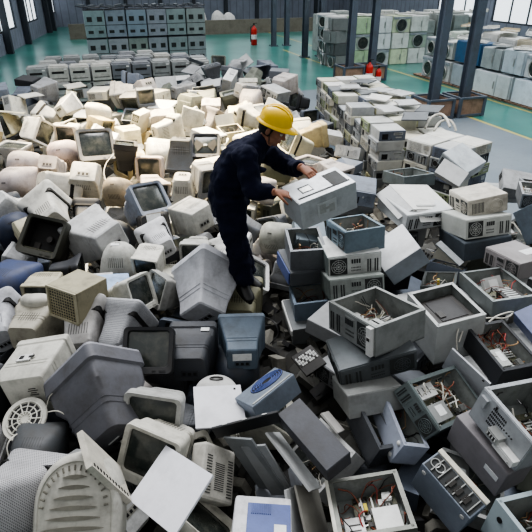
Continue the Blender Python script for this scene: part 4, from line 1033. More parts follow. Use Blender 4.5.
# ------------------------------------------------------------------ hero monitors
# (kind, px, py, apparent width px, z, back axis, top axis in view terms (right, up, towards), colour, label, options)
WH, LG, MG = (196, 197, 196), (172, 174, 175), (140, 142, 144)
PK, BE, OL = (178, 170, 166), (180, 174, 158), (112, 108, 88)
DK, NV, BL = (58, 61, 67), (44, 52, 72), (96, 111, 128)
MON = [
 ('wedge', 205, 291, 60, .86, (-.05, -.8, .6), (-.75, .4, .5), (184, 186, 192), 'big pale grey tapered monitor lying screen away, beside the worker\'s shoes', dict(st=(.0, .0), nv=1)),
 ('wedge', 242, 345, 48, .72, (.05, -.49, .87), (0, .87, .49), (88, 102, 116), 'blue-grey tapered monitor with white label on its back', dict(st=1, nv=1)),
 ('box', 192, 354, 50, .72, (.02, -.42, .9), (0, .9, .42), DK, 'charcoal monitor back down below the pale tapered one, torn white sticker on top', dict(st=2, nv=1)),
 ('box', 153, 354, 50, .80, (0, -.3, -.95), (0, .95, -.3), (34, 36, 40), 'black monitor with its dark screen facing up beside the charcoal monitor', {}),
 ('box', 126, 296, 40, .84, (-.85, -.15, -.4), (.2, .9, .35), (190, 190, 182), 'white monitor on its side, dark screen turned towards a second screen', {}),
 ('box', 171, 291, 36, .74, (.7, -.1, -.65), (.1, .9, .3), (150, 150, 146), 'small monitor whose dark screen faces the white monitor on its side', {}),
 ('cube', 150, 260, 30, .86, (.15, .55, -.6), (0, .6, .75), (200, 198, 188), 'off-white cube-shaped monitor above the pair of facing screens', {}),
 ('box', 240, 306, 46, .60, (0, -.5, .85), (.05, .85, .5), (118, 116, 94), 'dusty olive monitor the worker stands on', {}),
 ('box', 197, 249, 30, .80, (.05, .49, -.87), (0, .87, .49), (168, 168, 162), 'grey monitor with slotted dark front, just left of the worker\'s knees', {}),
 ('funnel', 160, 242, 34, .84, (.55, -.45, .7), (-.3, .8, .5), (190, 191, 194), 'white flared monitor with buttons along its edge, above the cube-shaped one', dict(btn=1)),
 ('cube', 193, 217, 34, .86, (.7, -.2, .6), (-.2, .85, .5), (186, 186, 180), 'white cube monitor turned sideways left of the worker\'s thigh', {}),
 ('funnel', 183, 190, 32, .86, (.05, .75, .6), (0, -.6, .75), (196, 193, 184), 'cream waisted monitor lying on its face left of the worker\'s hip', {}),
 ('wedge', 181, 154, 32, .96, (.05, .9, .4), (0, -.4, .9), (74, 78, 82), 'dark grey tapered monitor standing on its face, back up', {}),
 ('box', 207, 153, 29, .92, (0, -.3, -.95), (0, .95, -.3), (42, 45, 52), 'black monitor with torn screen facing out, behind the worker\'s back', dict(tear=1)),
 ('box', 153, 166, 27, .92, (.1, .4, -.85), (0, .85, .45), (178, 166, 160), 'pinkish beige monitor left of the dark upturned one', {}),
 ('wedge', 152, 188, 30, .86, (-.3, .5, -.55), (.2, .7, .6), (186, 177, 170), 'pinkish white wedge monitor left of the cream waisted one', {}),
 ('box', 143, 207, 38, .84, (-.55, -.35, -.7), (-.4, .8, -.1), (120, 128, 142), 'blue-grey slanting monitor between the pinkish wedge and the black wreck', {}),
 ('box', 154, 226, 34, .78, (.15, .1, .95), (-.2, .95, -.1), (30, 31, 34), 'black wrecked monitor back with a large white square label', dict(st=3)),
 ('wedge', 100, 237, 50, .84, (.7, -.15, .65), (-.35, .8, .5), (180, 181, 181), 'large light grey monitor lying on its side above the rounded bucket-like one', {}),
 ('funnel', 50, 213, 42, .86, (.5, -.55, .65), (-.5, .6, .65), (196, 195, 188), 'white flared monitor tipped nose down above the olive wreck', {}),
 ('funnel', 57, 185, 36, .88, (-.6, .1, .75), (.1, .95, -.1), (190, 187, 178), 'cream flared monitor lying sideways behind the nose-down white one', {}),
 ('cube', 86, 180, 33, .88, (.15, .45, .85), (0, .85, -.4), (188, 187, 180), 'off-white boxy monitor right of the cream flared one', {}),
 ('box', 50, 168, 28, .9, (.2, .3, .9), (0, .9, -.3), (160, 152, 148), 'greyish pink monitor behind the cream flared one', {}),
 ('round', 23, 164, 32, .9, (.1, .2, .95), (0, .95, -.2), (178, 170, 168), 'pinkish rounded monitor back near the left edge of the heap', {}),
 ('round', 15, 182, 34, .84, (-.2, -.1, .95), (0, .95, .1), (176, 167, 166), 'pinkish rounded monitor back just below its twin at the left edge', {}),
 ('round', 62, 153, 30, .92, (.1, .1, .95), (-.2, .95, 0), (170, 158, 158), 'dusky pink rounded monitor at the edge of the sunlit part', {}),
 ('box', 95, 152, 36, .92, (-.35, -.2, -.9), (-.2, .9, -.1), (118, 118, 118), 'grey tilted monitor with pale corner beside the sunlit part', {}),
 ('funnel', 9, 208, 34, .86, (-.3, .4, .8), (.4, .8, .2), WH, 'white flared monitor cut off at the left edge above the navy one', {}),
 ('round', 14, 228, 36, .8, (.2, .3, .9), (-.5, .8, -.2), NV, 'dark navy monitor with slanted back at the left edge', {}),
 ('box', 53, 243, 44, .78, (.1, -.25, -.95), (.25, .9, -.25), (46, 47, 40), 'olive-black gutted monitor chassis with its front open', dict(hollow=1)),
 ('cube', 27, 230, 17, .86, (.3, .4, .85), (-.3, .85, .3), (190, 184, 160), 'small cream cube-shaped monitor beside the gutted chassis', {}),
 ('round', 116, 189, 28, .88, (0, .3, .95), (0, .95, -.3), (150, 138, 118), 'brown dusty rounded monitor back left of the blue-grey slanting one', {}),
 ('round', 120, 260, 38, .76, (0, .8, .6), (0, -.6, .8), (178, 178, 172), 'round-topped grey monitor with a small label on its crown', dict(st=4)),
 ('round', 8, 287, 48, .76, (-.3, -.2, .9), (0, .95, .3), (46, 58, 92), 'navy blue rounded monitor at the left edge beside the beige one', {}),
 ('cube', 46, 290, 36, .74, (0, .49, -.87), (0, .87, .49), (176, 170, 148), 'beige upright monitor with dark screen right of the navy one', {}),
 ('funnel', 84, 330, 50, .78, (.08, -.75, .65), (-.1, .65, .75), (186, 184, 182), 'white flared monitor pointing down below the wire-sided crate', {}),
 ('box', 36, 325, 48, .76, (-.12, -.42, .88), (-.05, .87, .45), (166, 162, 148), 'beige boxy monitor back with rounded cap, under the beige upright one', dict(cap=1)),
 ('funnel', 2, 325, 48, .74, (.35, -.6, .7), (-.3, .65, .7), (182, 184, 190), 'white curved monitor cut off at the left edge, below the navy blue one', {}),
 ('funnel', 122, 331, 48, .76, (-.25, -.8, .55), (-.3, .6, .8), (168, 170, 174), 'grey perforated flared monitor left of the black screen-up monitor', dict(dots=1)),
 ('cube', 41, 376, 62, .80, (-.05, -.45, .87), (-.2, .87, .4), (188, 187, 178), 'off-white broken monitor back with dark port and printed label', dict(port=1, nv=1)),
 ('box', 103, 403, 80, .84, (.42, -.72, .55), (-.62, .35, .7), (94, 95, 101), 'large blue-grey monitor with pale upper rim, left of the white flat panel', dict(st=5, nv=1, bz=(138, 139, 146))),
 ('round', 36, 455, 50, .70, (.05, -.15, .97), (0, .97, .2), (62, 65, 68), 'glossy dark grey monitor back under the spoked disc', {}),
 ('funnel', 8, 500, 88, .84, (-.35, .2, .9), (.05, .98, -.2), (164, 164, 166), 'grey perforated monitor shell in the bottom corner, left of the ribbed one', dict(dots=1)),
 ('box', 164, 447, 62, .76, (.3, .06, -.95), (.27, .93, .05), (186, 184, 174), 'beige monitor with dark screen facing up, half under the white blank panel', {}),
 ('box', 160, 411, 58, .74, (.1, .08, -.98), (.12, .98, .08), (160, 161, 158), 'grey monitor with dark screen behind the beige screened one', {}),
 ('funnel', 226, 254, 28, .76, (.3, -.5, .8), (-.2, .8, .5), (186, 186, 182), 'white flared monitor touching the worker\'s trouser leg', {}),
 ('round', 275, 236, 34, .74, (-.3, .2, .9), (.2, .9, -.2), (168, 168, 158), 'vented beige monitor under the near end of the held computer', {}),
 ('cube', 297, 207, 26, .8, (.4, .3, .8), (-.2, .9, -.3), (178, 178, 172), 'pale boxy monitor behind the worker\'s forearms, below the held computer', {}),
 ('round', 58, 418, 38, .58, (.2, -.2, .95), (0, .95, .2), (40, 45, 60), 'navy-black monitor sunk between the disc and the large blue-grey one', {}),
 ('box', 108, 366, 40, .66, (.1, -.2, .95), (-.2, .95, .2), (104, 106, 110), 'dark grey monitor back between the white flared and large blue-grey ones', {}),
 ('round', 70, 368, 34, .6, (.2, -.1, .95), (0, .95, .1), (52, 52, 50), 'blackish monitor in the shadow right of the broken off-white one', {}),
 ('round', 236, 372, 46, .52, (0, -.2, .95), (0, .95, .2), (44, 50, 60), 'dark monitor sunk in shadow below the labelled blue-grey one', {}),
]
HM = []
for kind, px, py, wpx, z, bk, tp, col, label, op in MON:
    c = atz(px, py, z); dep = (c - CAM).dot(FW); sc = wpx * dep / F / .42
    sc = max(.6, min(1.22, sc))
    r = make_crt(kind, col, label=label, bezel=op.get('bz'), vents=not op.get('nv'), screen=not op.get('hollow'), dots=bool(op.get('dots')))
    q = axes_quat(camv(bk), camv(tp)); r.rotation_mode = 'QUATERNION'; r.rotation_quaternion = q; r.scale = (sc,) * 3; r.location = c
    HM.append(r)
    house = [o for o in r.children if o.name.startswith('housing')][0]
    bez = [o for o in r.children if o.name.startswith('bezel')][0]
    st = op.get('st')
    yb = PROF[kind][-1][0]
    if st == (0., 0.): sticker(house, (.155, .05, .03), (.006, .12, .035))
    if st == 1: sticker(house, (.0, .206, .03), (.16, .004, .07))
    if st == 2: sticker(house, (-.11, -.1, .18), (.07, .05, .004))
    if st == 3: sticker(house, (-.02, .213, .02), (.17, .004, .17))
    if st == 4: sticker(house, (-.02, .208, 0), (.09, .006, .04))
    if st == 5: sticker(house, (.02, .206, -.03), (.08, .004, .03))
    if op.get('btn'):
        b = MB()
        for k in range(5): b.box((-.1 + k * .04, -.216, -.17), (.022, .008, .012))
        put('button_row', b.mesh('button_row', ['chip'], bevel=.002), bez)
    if op.get('tear'):
        b = MB(); b.add([(-.13, -.222, .1), (-.02, -.226, .0), (-.11, -.222, -.1), (-.16, -.222, .02)], [(0, 1, 2, 3)]); b.add([(.13, -.222, .1), (.02, -.226, .0), (.11, -.222, -.1), (.16, -.222, .02)], [(3, 2, 1, 0)])
        b.box((0, -.226, 0), (.05, .01, .03), 1); put('torn_film', b.mesh('torn_film', ['black', 'silver']), bez)
    if op.get('hollow'):
        b = MB(); b.box((0, -.1, -.12), (.3, .16, .006)); b.cyl((.04, -.14, 0), (.04, .05, 0), .03, 14, 1); b.box((-.08, -.08, -.08), (.06, .05, .07), 1)
        put('circuit_board', b.mesh('circuit_board', ['pcb', 'chip']), r)
        put('wiring', wires(.3, .2, .25, 10, 5), r)
    if op.get('cap'):
        b = MB(); b.loft([[Vector((.15 * q * math.cos(a), -.1 + .08 * q * math.sin(a), .17 + z)) for a in [2 * math.pi * i / 24 for i in range(24)]] for q, z in ((1, 0), (1, .03), (.85, .055), (.5, .068), (.1, .07))])
        put('rear_cap', b.mesh('rear_cap', ['plastic'], 60), house, (182, 180, 170))
    if op.get('port'):
        b = MB(); b.box((.03, .02, .175), (.1, .07, .01), 1); b.box((.05, .02, .181), (.03, .03, .01), 0); b.box((-.02, .02, .181), (.04, .02, .006), 0)
        put('port_block', b.mesh('port_block', ['black', 'white'], bevel=.002), house)
        b = MB()
        for k, wd in enumerate((.05, .07, .04, .06)): b.box((-.05, .198, .05 - k * .016), (wd, .002, .006))
        put('printed_label', b.mesh('printed_label', ['chip']), house)

# wire-sided crate, ribbed round housing, spoked disc ------------------------------------------------
c = atz(79, 296, 1.0)
r = root('wire_crate', c, axes_quat(camv((.45, .35, -.8)), camv((.1, .9, .3))), 'beige wire-sided crate-like speaker box above the white flared monitor', 'speaker')
b = MB(); b.box((0, 0, 0), (.34, .36, .3)); r.scale = (.88,) * 3; put('shell', b.mesh('shell', ['plastic'], bevel=.012), r, (150, 144, 120))
b = MB(); b.box((0, -.182, 0), (.31, .006, .27)); put('grille', b.mesh('grille', ['gridp']), r, (166, 158, 128))
b = MB(); b.box((-.174, 0, 0), (.008, .3, .24)); put('end_plate', b.mesh('end_plate', ['plastic'], bevel=.004), r, (176, 172, 160))
b = MB()
for sx in (-1, 1): b.box((sx * .16, -.19, 0), (.02, .014, .29))
for sz in (-1, 1): b.box((0, -.19, sz * .14), (.34, .014, .02))
put('rim', b.mesh('rim', ['plastic'], bevel=.003), r, (176, 170, 146))

c = atz(79, 507, .84)
dep = (c - CAM).dot(FW); s = 84 * dep / F
r = root('ribbed_housing', c, axes_quat(camv((.02, .25, .97)), camv((-.05, .97, -.25))), 'round-topped white ribbed monitor housing nearest the bottom of the pile', 'housing')
def arch(hw, top, bot, y, n=28):
    out = []
    for i in range(n + 1):
        a = math.pi * i / n; out.append(Vector((hw * math.cos(a), y, top * math.sin(a) ** .9 * 1.0)))
    out += [Vector((-hw, y, bot * .5)), Vector((-hw * .95, y, bot)), Vector((hw * .95, y, bot)), Vector((hw, y, bot * .5))]
    return out
hw, tp, bt = s / 2, s * .62, -s * .55
b = MB(); b.loft([arch(hw * k, tp * k, bt * k, y) for k, y in ((1, -.12), (1, .02), (.97, .05), (.9, .07), (.86, .072), (.84, .064), (.6, .085), (.3, .094))], cap0=True)
put('shell', b.mesh('shell', ['plastic'], 40), r, (186, 185, 176))
b = MB()
for k in range(8):        # lens-shaped slots, stacked
    z = tp * .58 - k * tp * .18; hw2 = hw * (.28 + .09 * min(k, 5)); yy = .083 + .006 * (k > 1)
    n = 12; p = [(hw2 * (2 * i / n - 1), yy, z + .012 * (1 - (2 * i / n - 1) ** 2)) for i in range(n + 1)] + [(hw2 * (1 - 2 * i / n), yy, z - .009 * (1 - (1 - 2 * i / n) ** 2)) for i in range(1, n)]
    b.loft([[Vector(q) for q in p], [Vector((q[0] * .98, q[1] + .012, q[2])) for q in p]][::-1])
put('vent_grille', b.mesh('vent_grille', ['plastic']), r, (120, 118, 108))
b = MB()
for k in range(17):
    a = math.pi * (k + .5) / 17
    p0 = Vector((hw * .8 * math.cos(a), .082, tp * .8 * math.sin(a))); p1 = Vector((hw * .7 * math.cos(a), .086, tp * .7 * math.sin(a))); b.tube([p0, p1], .005, 6)
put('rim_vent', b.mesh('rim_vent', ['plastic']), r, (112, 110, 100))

c = atz(25, 419, .78)
r = root('swivel_disc', c, axes_quat(camv((0, .8, -.6)), camv((-.12, .6, .8))), 'white spoked swivel disc lying among cables over the glossy dark monitor', 'monitor base')
s = 23 * (c - CAM).dot(FW) / F
b = MB()
def ringtube(R, rr, z=0, n=40, m=0): b.tube([(R * math.cos(a), R * math.sin(a), z) for a in [2 * math.pi * i / n for i in range(n + 1)]], rr, 6, m)
Tz = Matrix.Rotation(0, 4, 'X')
b.loft([[Vector((q * s * math.cos(a), q * s * math.sin(a), z)) for a in [2 * math.pi * i / 40 for i in range(40)]] for q, z in ((.98, -.008), (1, 0), (.97, .008), (.8, .004))])
put('plate', b.mesh('plate', ['plastic'], 40), r, (188, 187, 178))
b = MB()
for R in (.78, .55, .3): ringtube(R * s, .004, .008)
for k in range(12):
    a = 2 * math.pi * k / 12; b.tube([(.18 * s * math.cos(a), .18 * s * math.sin(a), .008), (.78 * s * math.cos(a), .78 * s * math.sin(a), .008)], .004, 5)
put('spoke_ring', b.mesh('spoke_ring', ['plastic']), r, (196, 195, 186))
b = MB()
for k in range(12):
    a = 2 * math.pi * (k + .5) / 12
    b.add([(R * s * math.cos(a + t), R * s * math.sin(a + t), .0062) for R, t in ((.33, -.16), (.72, -.2), (.72, .2), (.33, .16))], [(0, 1, 2, 3)])
put('gap_ring', b.mesh('gap_ring', ['black']), r)

# loose cables -------------------------------------------------------------------
def cable(name, pts, rad, mat, label, z=None):
    b = MB(); P = [atz(x, y, zz) for x, y, zz in pts]
    Q = []
    for i in range(len(P) - 1):
        p0, p1, p2, p3 = P[max(i - 1, 0)], P[i], P[i + 1], P[min(i + 2, len(P) - 1)]
        for k in range(6):
            t = k / 6; Q.append(.5 * ((2 * p1) + (p2 - p0) * t + (2 * p0 - 5 * p1 + 4 * p2 - p3) * t * t + (3 * p1 - p0 - 3 * p2 + p3) * t ** 3))
    Q.append(P[-1]); b.tube(Q, rad, 6)
    return tag(put(name, b.mesh(name, [mat], 60)), label, 'cable')
cable('cable', [(46, 410, .8), (50, 396, .9), (58, 391, .92), (66, 392, .86), (71, 400, .8)], .004, 'wire_white', 'thin white cable arching from the spoked disc towards the large blue-grey monitor')
cable('cable', [(48, 412, .82), (57, 411, .86), (65, 415, .84), (70, 424, .74)], .004, 'wire_white', 'second pale cable curling just below the arching one by the spoked disc')
cable('cable', [(17, 434, .8), (10, 440, .82), (7, 448, .8), (9, 458, .76)], .004, 'wire_white', 'short white cable hanging off the front of the spoked disc')
cable('cable', [(118, 282, .9), (108, 291, .9), (98, 300, .92), (90, 306, .9), (80, 308, .88)], .004, 'wire_tan', 'tan cable draped over the wire-sided crate')
cable('cable', [(108, 186, .95), (104, 174, 1.0), (106, 164, 1.02), (112, 156, 1.0), (118, 150, .96)], .006, 'wire_white', 'pale cable looping up beside the brown dusty monitor')
cable('cable', [(459, 342, .8), (468, 322, .86), (487, 318, .88), (505, 318, .88), (513, 313, .9), (510, 312, .94), (497, 316, .92), (489, 322, .88)], .006, 'wire_white', 'white cable coiled on the black open case')
cable('cable', [(457, 350, .74), (457, 335, .84), (462, 322, .88), (472, 318, .88)], .005, 'wire_white', 'white cable hanging down beside the black open case')
cable('cable', [(262, 316, .56), (274, 322, .62), (278, 334, .56), (270, 344, .5)], .006, 'wire_black', 'black cable loop in the dark gap right of the labelled blue-grey monitor')
cable('hose', [(425, 128, .95), (431, 118, 1.06), (440, 114, 1.1), (446, 118, 1.1), (450, 127, 1.0)], .02, 'wire_white', 'thick white hose bent in a loop on the far stacked cases')
cable('hose', [(434, 131, .92), (440, 122, 1.03), (449, 120, 1.06), (454, 125, 1.0), (456, 131, .92)], .02, 'wire_white', 'second white hose looping just behind the first on the stacked cases')
# ------------------------------------------------------------------ the hall
HA, HB = Vector((-.324, .946, 0)), Vector((.946, .324, 0))      # along / across
YAW = math.atan2(.324, .946)
def hall(u, v, z=0): return HB * u + HA * v + Vector((0, 0, z))
QH = Quaternion((0, 0, 1), YAW)
def struct(name, b, mats, color=None, **kw):
    o = put(name, b.mesh(name, mats, **kw), None, color); o.rotation_mode = 'QUATERNION'; o.rotation_quaternion = QH; o['kind'] = 'structure'
    return o

k = NT('epoxy_floor')
tc = k.n('TexCoord'); sp = k.n('SeparateXYZ'); k.l(tc.outputs['Object'], sp.inputs[0])
nz = k.n('TexNoise', Scale=.7, Detail=5.0); k.l(tc.outputs['Object'], nz.inputs['Vector'])
n2 = k.n('TexNoise', Scale=9.0, Detail=4.0); k.l(tc.outputs['Object'], n2.inputs['Vector'])
teal = k.mix(lin((40, 100, 94)), lin((62, 122, 114)), k.ramp(nz.outputs[0], .35, .65))
grey = k.mix(lin((96, 108, 118)), lin((116, 126, 134)), k.ramp(nz.outputs[0], .35, .65))
U, V = sp.outputs[0], sp.outputs[1]
def band(x, lo, hi): return k.math('MULTIPLY', k.math('GREATER_THAN', x, lo), k.math('LESS_THAN', x, hi))
isgrey = k.math('MULTIPLY', band(U, 4.5, 9.0), k.math('LESS_THAN', V, 15.2))
c = k.mix(teal, grey, isgrey)
yl = k.math('ADD', k.math('MULTIPLY', band(U, 8.98, 9.08), k.math('LESS_THAN', V, 24.0)), band(U, 10.78, 10.88))
c = k.mix(c, lin((186, 168, 84)), k.math('MULTIPLY', k.math('MINIMUM', yl, 1.0), .8))
c = k.mix(c, (.12, .12, .11), k.math('MULTIPLY', k.ramp(n2.outputs[0], .5, .8), .4))
k.l(c, k.b.inputs['Base Color']); k.b.inputs['Roughness'].default_value = .28; k.b.inputs['Specular IOR Level'].default_value = .5
M['floor'] = k.m
k = NT('clad_wall')
tc = k.n('TexCoord'); sp = k.n('SeparateXYZ'); k.l(tc.outputs['Object'], sp.inputs[0])
fr = k.math('FRACT', k.math('MULTIPLY', k.math('ADD', sp.outputs[0], sp.outputs[1]), 2.2))
c = k.mix(lin((120, 126, 140)), lin((96, 102, 114)), k.math('LESS_THAN', fr, .12))
nz = k.n('TexNoise', Scale=2.0, Detail=4.0); k.l(tc.outputs['Object'], nz.inputs['Vector'])
c = k.mix(c, lin((78, 82, 90)), k.math('MULTIPLY', k.ramp(nz.outputs[0], .4, .7), .35))
k.l(c, k.b.inputs['Base Color']); k.b.inputs['Roughness'].default_value = .7
M['clad'] = k.m
k = NT('daylight_pane'); k.b.inputs['Base Color'].default_value = (.8, .85, .9, 1); k.b.inputs['Emission Color'].default_value = (.86, .93, 1, 1); k.b.inputs['Emission Strength'].default_value = 1.1
M['pane'] = k.m
M['dado'] = surf('brown_dado', base=(112, 108, 98), rough=.8, dirt=.4, scale=3)
M['steel'] = surf('column_paint', base=(80, 90, 102), rough=.5, dirt=.4, scale=3)
M['brick'] = surf('plinth_board', base=(150, 124, 106), rough=.8, dirt=.5, scale=6)
M['frame'] = surf('dark_frame', base=(48, 54, 62), rough=.6, dirt=.3)

UL, UR, VF, VN = -9.0, 19.0, 38.5, -4.0
b = MB(); b.box(((UL + UR) / 2, (VN + VF) / 2, -.05), (UR - UL, VF - VN, .1)); struct('floor', b, ['floor'])
def wall(name, axis, pos, lo, hi, wins, zt=6.5):
    """wall with window openings: wins = (lo, hi, z0, z1)"""
    b = MB(); t = .2
    def seg(a, c, z0, z1, m=0):
        if axis == 'u': b.box(((a + c) / 2, pos, (z0 + z1) / 2), (c - a, t, z1 - z0), m)
        else: b.box((pos, (a + c) / 2, (z0 + z1) / 2), (t, c - a, z1 - z0), m)
    x = lo
    for a, c, z0, z1 in wins:
        if a > x: seg(x, a, 0, zt)
        seg(a, c, 0, z0); seg(a, c, z1, zt); x = c
    seg(x, hi, 0, zt)
    return struct(name, b, ['clad'])
WL = [(-20.5, -16.9, .8, 4.4), (-14.4, -10.8, .8, 4.4), (-8.3, -4.7, .8, 4.4), (-2.2, 1.4, .8, 4.4), (3.4, 6.0, .8, 4.4), (9.2, 11.9, .8, 4.4)]
WB = [(-1.6 + 4 * i, 1.4 + 4 * i, 2.3, 4.6) for i in range(5)]
QL, PL = Quaternion((0, 0, 1), math.atan2(.155, .988)), Vector((-11.3, 25.3, 0))
def lwall(v): return PL + QL @ Vector((0, v, 0))
WR = [(6 + 4.4 * i, 9.4 + 4.4 * i, 1.0, 4.4) for i in range(5)]
o = wall('wall_left', 'v', -.1, -26, 14.2, WL); o.rotation_quaternion = QL; o.location = PL; wall('wall_back', 'u', VF + .1, UL, UR, WB); wall('wall_right', 'v', UR + .1, VN, VF, WR)
wn = 0
def window(axis, pos, a, c, z0, z1):
    global wn; wn += 1
    b = MB(); f = .07
    def bx(x0, x1, za, zb, th, m, bb, off=0):
        if axis == 'u': bb.box(((x0 + x1) / 2, pos + off, (za + zb) / 2), (x1 - x0, th, zb - za), m)
        else: bb.box((pos + off, (x0 + x1) / 2, (za + zb) / 2), (th, x1 - x0, zb - za), m)
    bx(a, c, z0, z0 + f, .12, 0, b); bx(a, c, z1 - f, z1, .12, 0, b)
    n = 3
    for i in range(n + 1):
        x = a + (c - a - f) * i / n; bx(x, x + f, z0 + f, z1 - f, .12, 0, b)
    for i in range(1, 3):
        z = z0 + (z1 - z0) * i / 3; bx(a + f, c - f, z, z + .05, .1, 0, b)
    o = struct('window_%d' % wn, b, ['frame'])
    p = MB(); bx(a + .01, c - .01, z0 + .01, z1 - .01, .02, 0, p)
    q = put('pane', p.mesh('pane', ['pane']), o)
    return o
for w in WL: o = window('v', -.1, *w); o.rotation_quaternion = QL; o.location = PL
for w in WB: window('u', VF + .1, *w)
for w in WR: window('v', UR + .1, *w)
b = MB(); b.box((7.2, 31.2, .36), (14.4, .16, .72)); struct('trim_1', b, ['dado'])
# steel posts on the left wall between the windows and purlins on the back wall
for i, v in enumerate((-15.6, -9.5, -3.4, -1.0, 2.4, 7.6, 8.8)):
    b = MB(); b.box((.16, v, 3.2), (.24, .26, 6.4)); o = struct('pillar_left_%d' % (i + 1), b, ['frame']); o.rotation_quaternion = QL; o.location = PL
for i, u in enumerate((1.4, 3.7, 5.9, 8.1, 10.3, 12.5, 14.7, 16.9)):
    b = MB(); b.box((u, VF - .1, 3.2), (.22, .16, 6.4)); struct('pillar_back_%d' % (i + 1), b, ['frame'])

# free-standing steel columns in pairs, on boarded plinths -----------------------
def column(u, v, label):
    r = root('steel_column', hall(u, v), QH, label, 'column'); b = MB()
    b.box((0, 0, 3.3), (.012, .2, 6.6)); b.box((0, .1, 3.3), (.2, .014, 6.6)); b.box((0, -.1, 3.3), (.2, .014, 6.6))
    put('shaft', b.mesh('shaft', ['steel']), r)
    b = MB(); b.box((0, 0, .012), (.36, .36, .024))
    for sx in (-1, 1):
        for sy in (-1, 1): b.cyl((sx * .14, sy * .14, .02), (sx * .14, sy * .14, .06), .018, 8)
    put('base_plate', b.mesh('base_plate', ['steel']), r)
def plinth(u, v, label):
    r = root('plinth_box', hall(u, v), QH, label, 'plinth'); b = MB()
    for sx in (-1, 1):
        b.box((sx * .33, 0, .23), (.04, .62, .42)); b.box((0, sx * .33, .23), (.62, .04, .42))
    put('boarding', b.mesh('boarding', ['brick']), r)
    b = MB()
    for sx in (-1, 1):
        for sy in (-1, 1): b.box((sx * .35, sy * .35, .24), (.07, .07, .48))
    for z in (.46, .05):
        for sx in (-1, 1): b.box((sx * .352, 0, z), (.05, .7, .05)); b.box((0, sx * .352, z), (.7, .05, .05))
    put('corner_frame', b.mesh('corner_frame', ['steel'], bevel=.004), r)
CP = [(8.3, 11.15, 'first'), (9.0, 11.0, 'second')]
for (u, v, near) in ((8.15, 11.2, 0), (9.05, 11.2, 0), (8.4, 16.2, 1), (9.2, 16.2, 1), (9.05, 21.5, 2), (9.75, 21.5, 2), (9.05, 25.3, 3), (9.7, 25.3, 3)):
    lr = 'right' if (u, near) in ((9.05, 0), (9.2, 1), (9.75, 2), (9.7, 3)) else 'left'
    wh = ('nearest pair, beside the yellow floor line', 'second pair, by the red extinguisher', 'third pair, behind the far end of the heap', 'farthest pair, close to the far wall')[near]
    column(u, v, 'dark steel column, %s one of the %s' % (lr, wh))
    if near < 2: plinth(u, v, 'brown boarded plinth round the %s column of the %s' % (lr, ('nearest pair', 'second pair')[near]))
def extinguisher(u, v, s, label):
    r = root('fire_extinguisher', hall(u, v), QH, label, 'fire extinguisher'); r.scale = (s,) * 3; b = MB()
    b.loft([[Vector((q * math.cos(a), q * math.sin(a), z)) for a in [2 * math.pi * i / 18 for i in range(18)]] for q, z in ((.1, 0), (.11, .02), (.11, .5), (.09, .57), (.04, .62), (.03, .66))])
    put('tank', b.mesh('tank', ['red'], 40), r)
    b = MB(); b.box((0, 0, .69), (.05, .05, .06)); b.box((.05, 0, .73), (.14, .03, .02)); b.tube([(0, 0, .68), (-.12, 0, .62), (-.13, 0, .3), (-.12, .02, .1)], .014, 6)
    put('valve', b.mesh('valve', ['black']), r)
    b = MB(); b.loft([[Vector((.112 * math.cos(a), .112 * math.sin(a), z)) for a in [2 * math.pi * i / 18 for i in range(18)]] for z in (.2, .36)], cap0=False, cap1=False); put('label_band', b.mesh('label_band', ['paper'], 40), r)
extinguisher(8.6, 15.25, 1.05, 'red fire extinguisher standing between the second pair of columns')
extinguisher(8.85, 15.1, .8, 'smaller red extinguisher just right of the bigger one by the columns')
extinguisher(8.3, 26.0, 1.3, 'far red fire extinguisher on the teal floor near the far columns')

# far left: grey cabinets in two tiers --------------------------------------------
def cabinet_mesh():
    b = MB(); b.box((0, 0, .46), (.79, .7, .88)); sh = b.mesh('body', ['paint'], bevel=.012)
    b = MB()
    for x in (-.2, .2): b.box((x, -.352, .62), (.2, .01, .16), 0); b.box((x, -.352, .2), (.2, .01, .1), 0)
    b.box((0, -.353, .42), (.8, .006, .02), 0); rc = b.mesh('recess', ['slot'])
    b = MB(); b.box((0, 0, .91), (.80, .68, .02)); ft = b.mesh('top_plate', ['frame'])
    return sh, rc, ft
CB = cabinet_mesh()
rnd = random.Random(3)
for i in range(6):
    for t in range(2):
        r = root('metal_cabinet', hall(.92 + i * .735 + rnd.uniform(-.01, .01), 21.9 + rnd.uniform(-.05, .05), .05 + t * .95), QH,
                 'grey-blue metal cabinet, %s tier of the far row, %s from the window end' % (('lower', 'upper')[t], ('first', 'second', 'third', 'fourth', 'fifth', 'last')[i]), 'cabinet', 'grey cabinets stacked in the far row')
        r.scale = (.88, .9, 1.0)
        c = (146 + rnd.randint(-8, 8), 156 + rnd.randint(-6, 6), 162 + rnd.randint(-6, 6))
        put('body', CB[0], r, c); put('recess', CB[1], r); put('top_plate', CB[2], r, (60, 66, 72))
# loose flattened scrap along the cabinet tops
for i in range(16):
    b = MB(); w = rnd.uniform(.25, .5)
    b.box((0, 0, 0), (w, rnd.uniform(.2, .4), .04), 0, taper=.9); b.box((rnd.uniform(-.1, .1), 0, .04), (w * .5, .16, .06), 1, Matrix.Rotation(rnd.uniform(-.4, .4), 4, 'Z'))
    o = put('crushed_part', b.mesh('crushed_part', ['frame', 'metal'], bevel=.006), None, (96, 104, 110)); o.location = hall(.6 + i * .28, 21.9 + rnd.uniform(-.2, .2), 2.0 + .0); o.rotation_euler = (rnd.uniform(-.1, .1), rnd.uniform(-.15, .15), rnd.uniform(0, 3))
    tag(o, 'flattened dark scrap part lying along the top of the far grey cabinets', 'scrap part', 'flattened scrap on the cabinet tops')

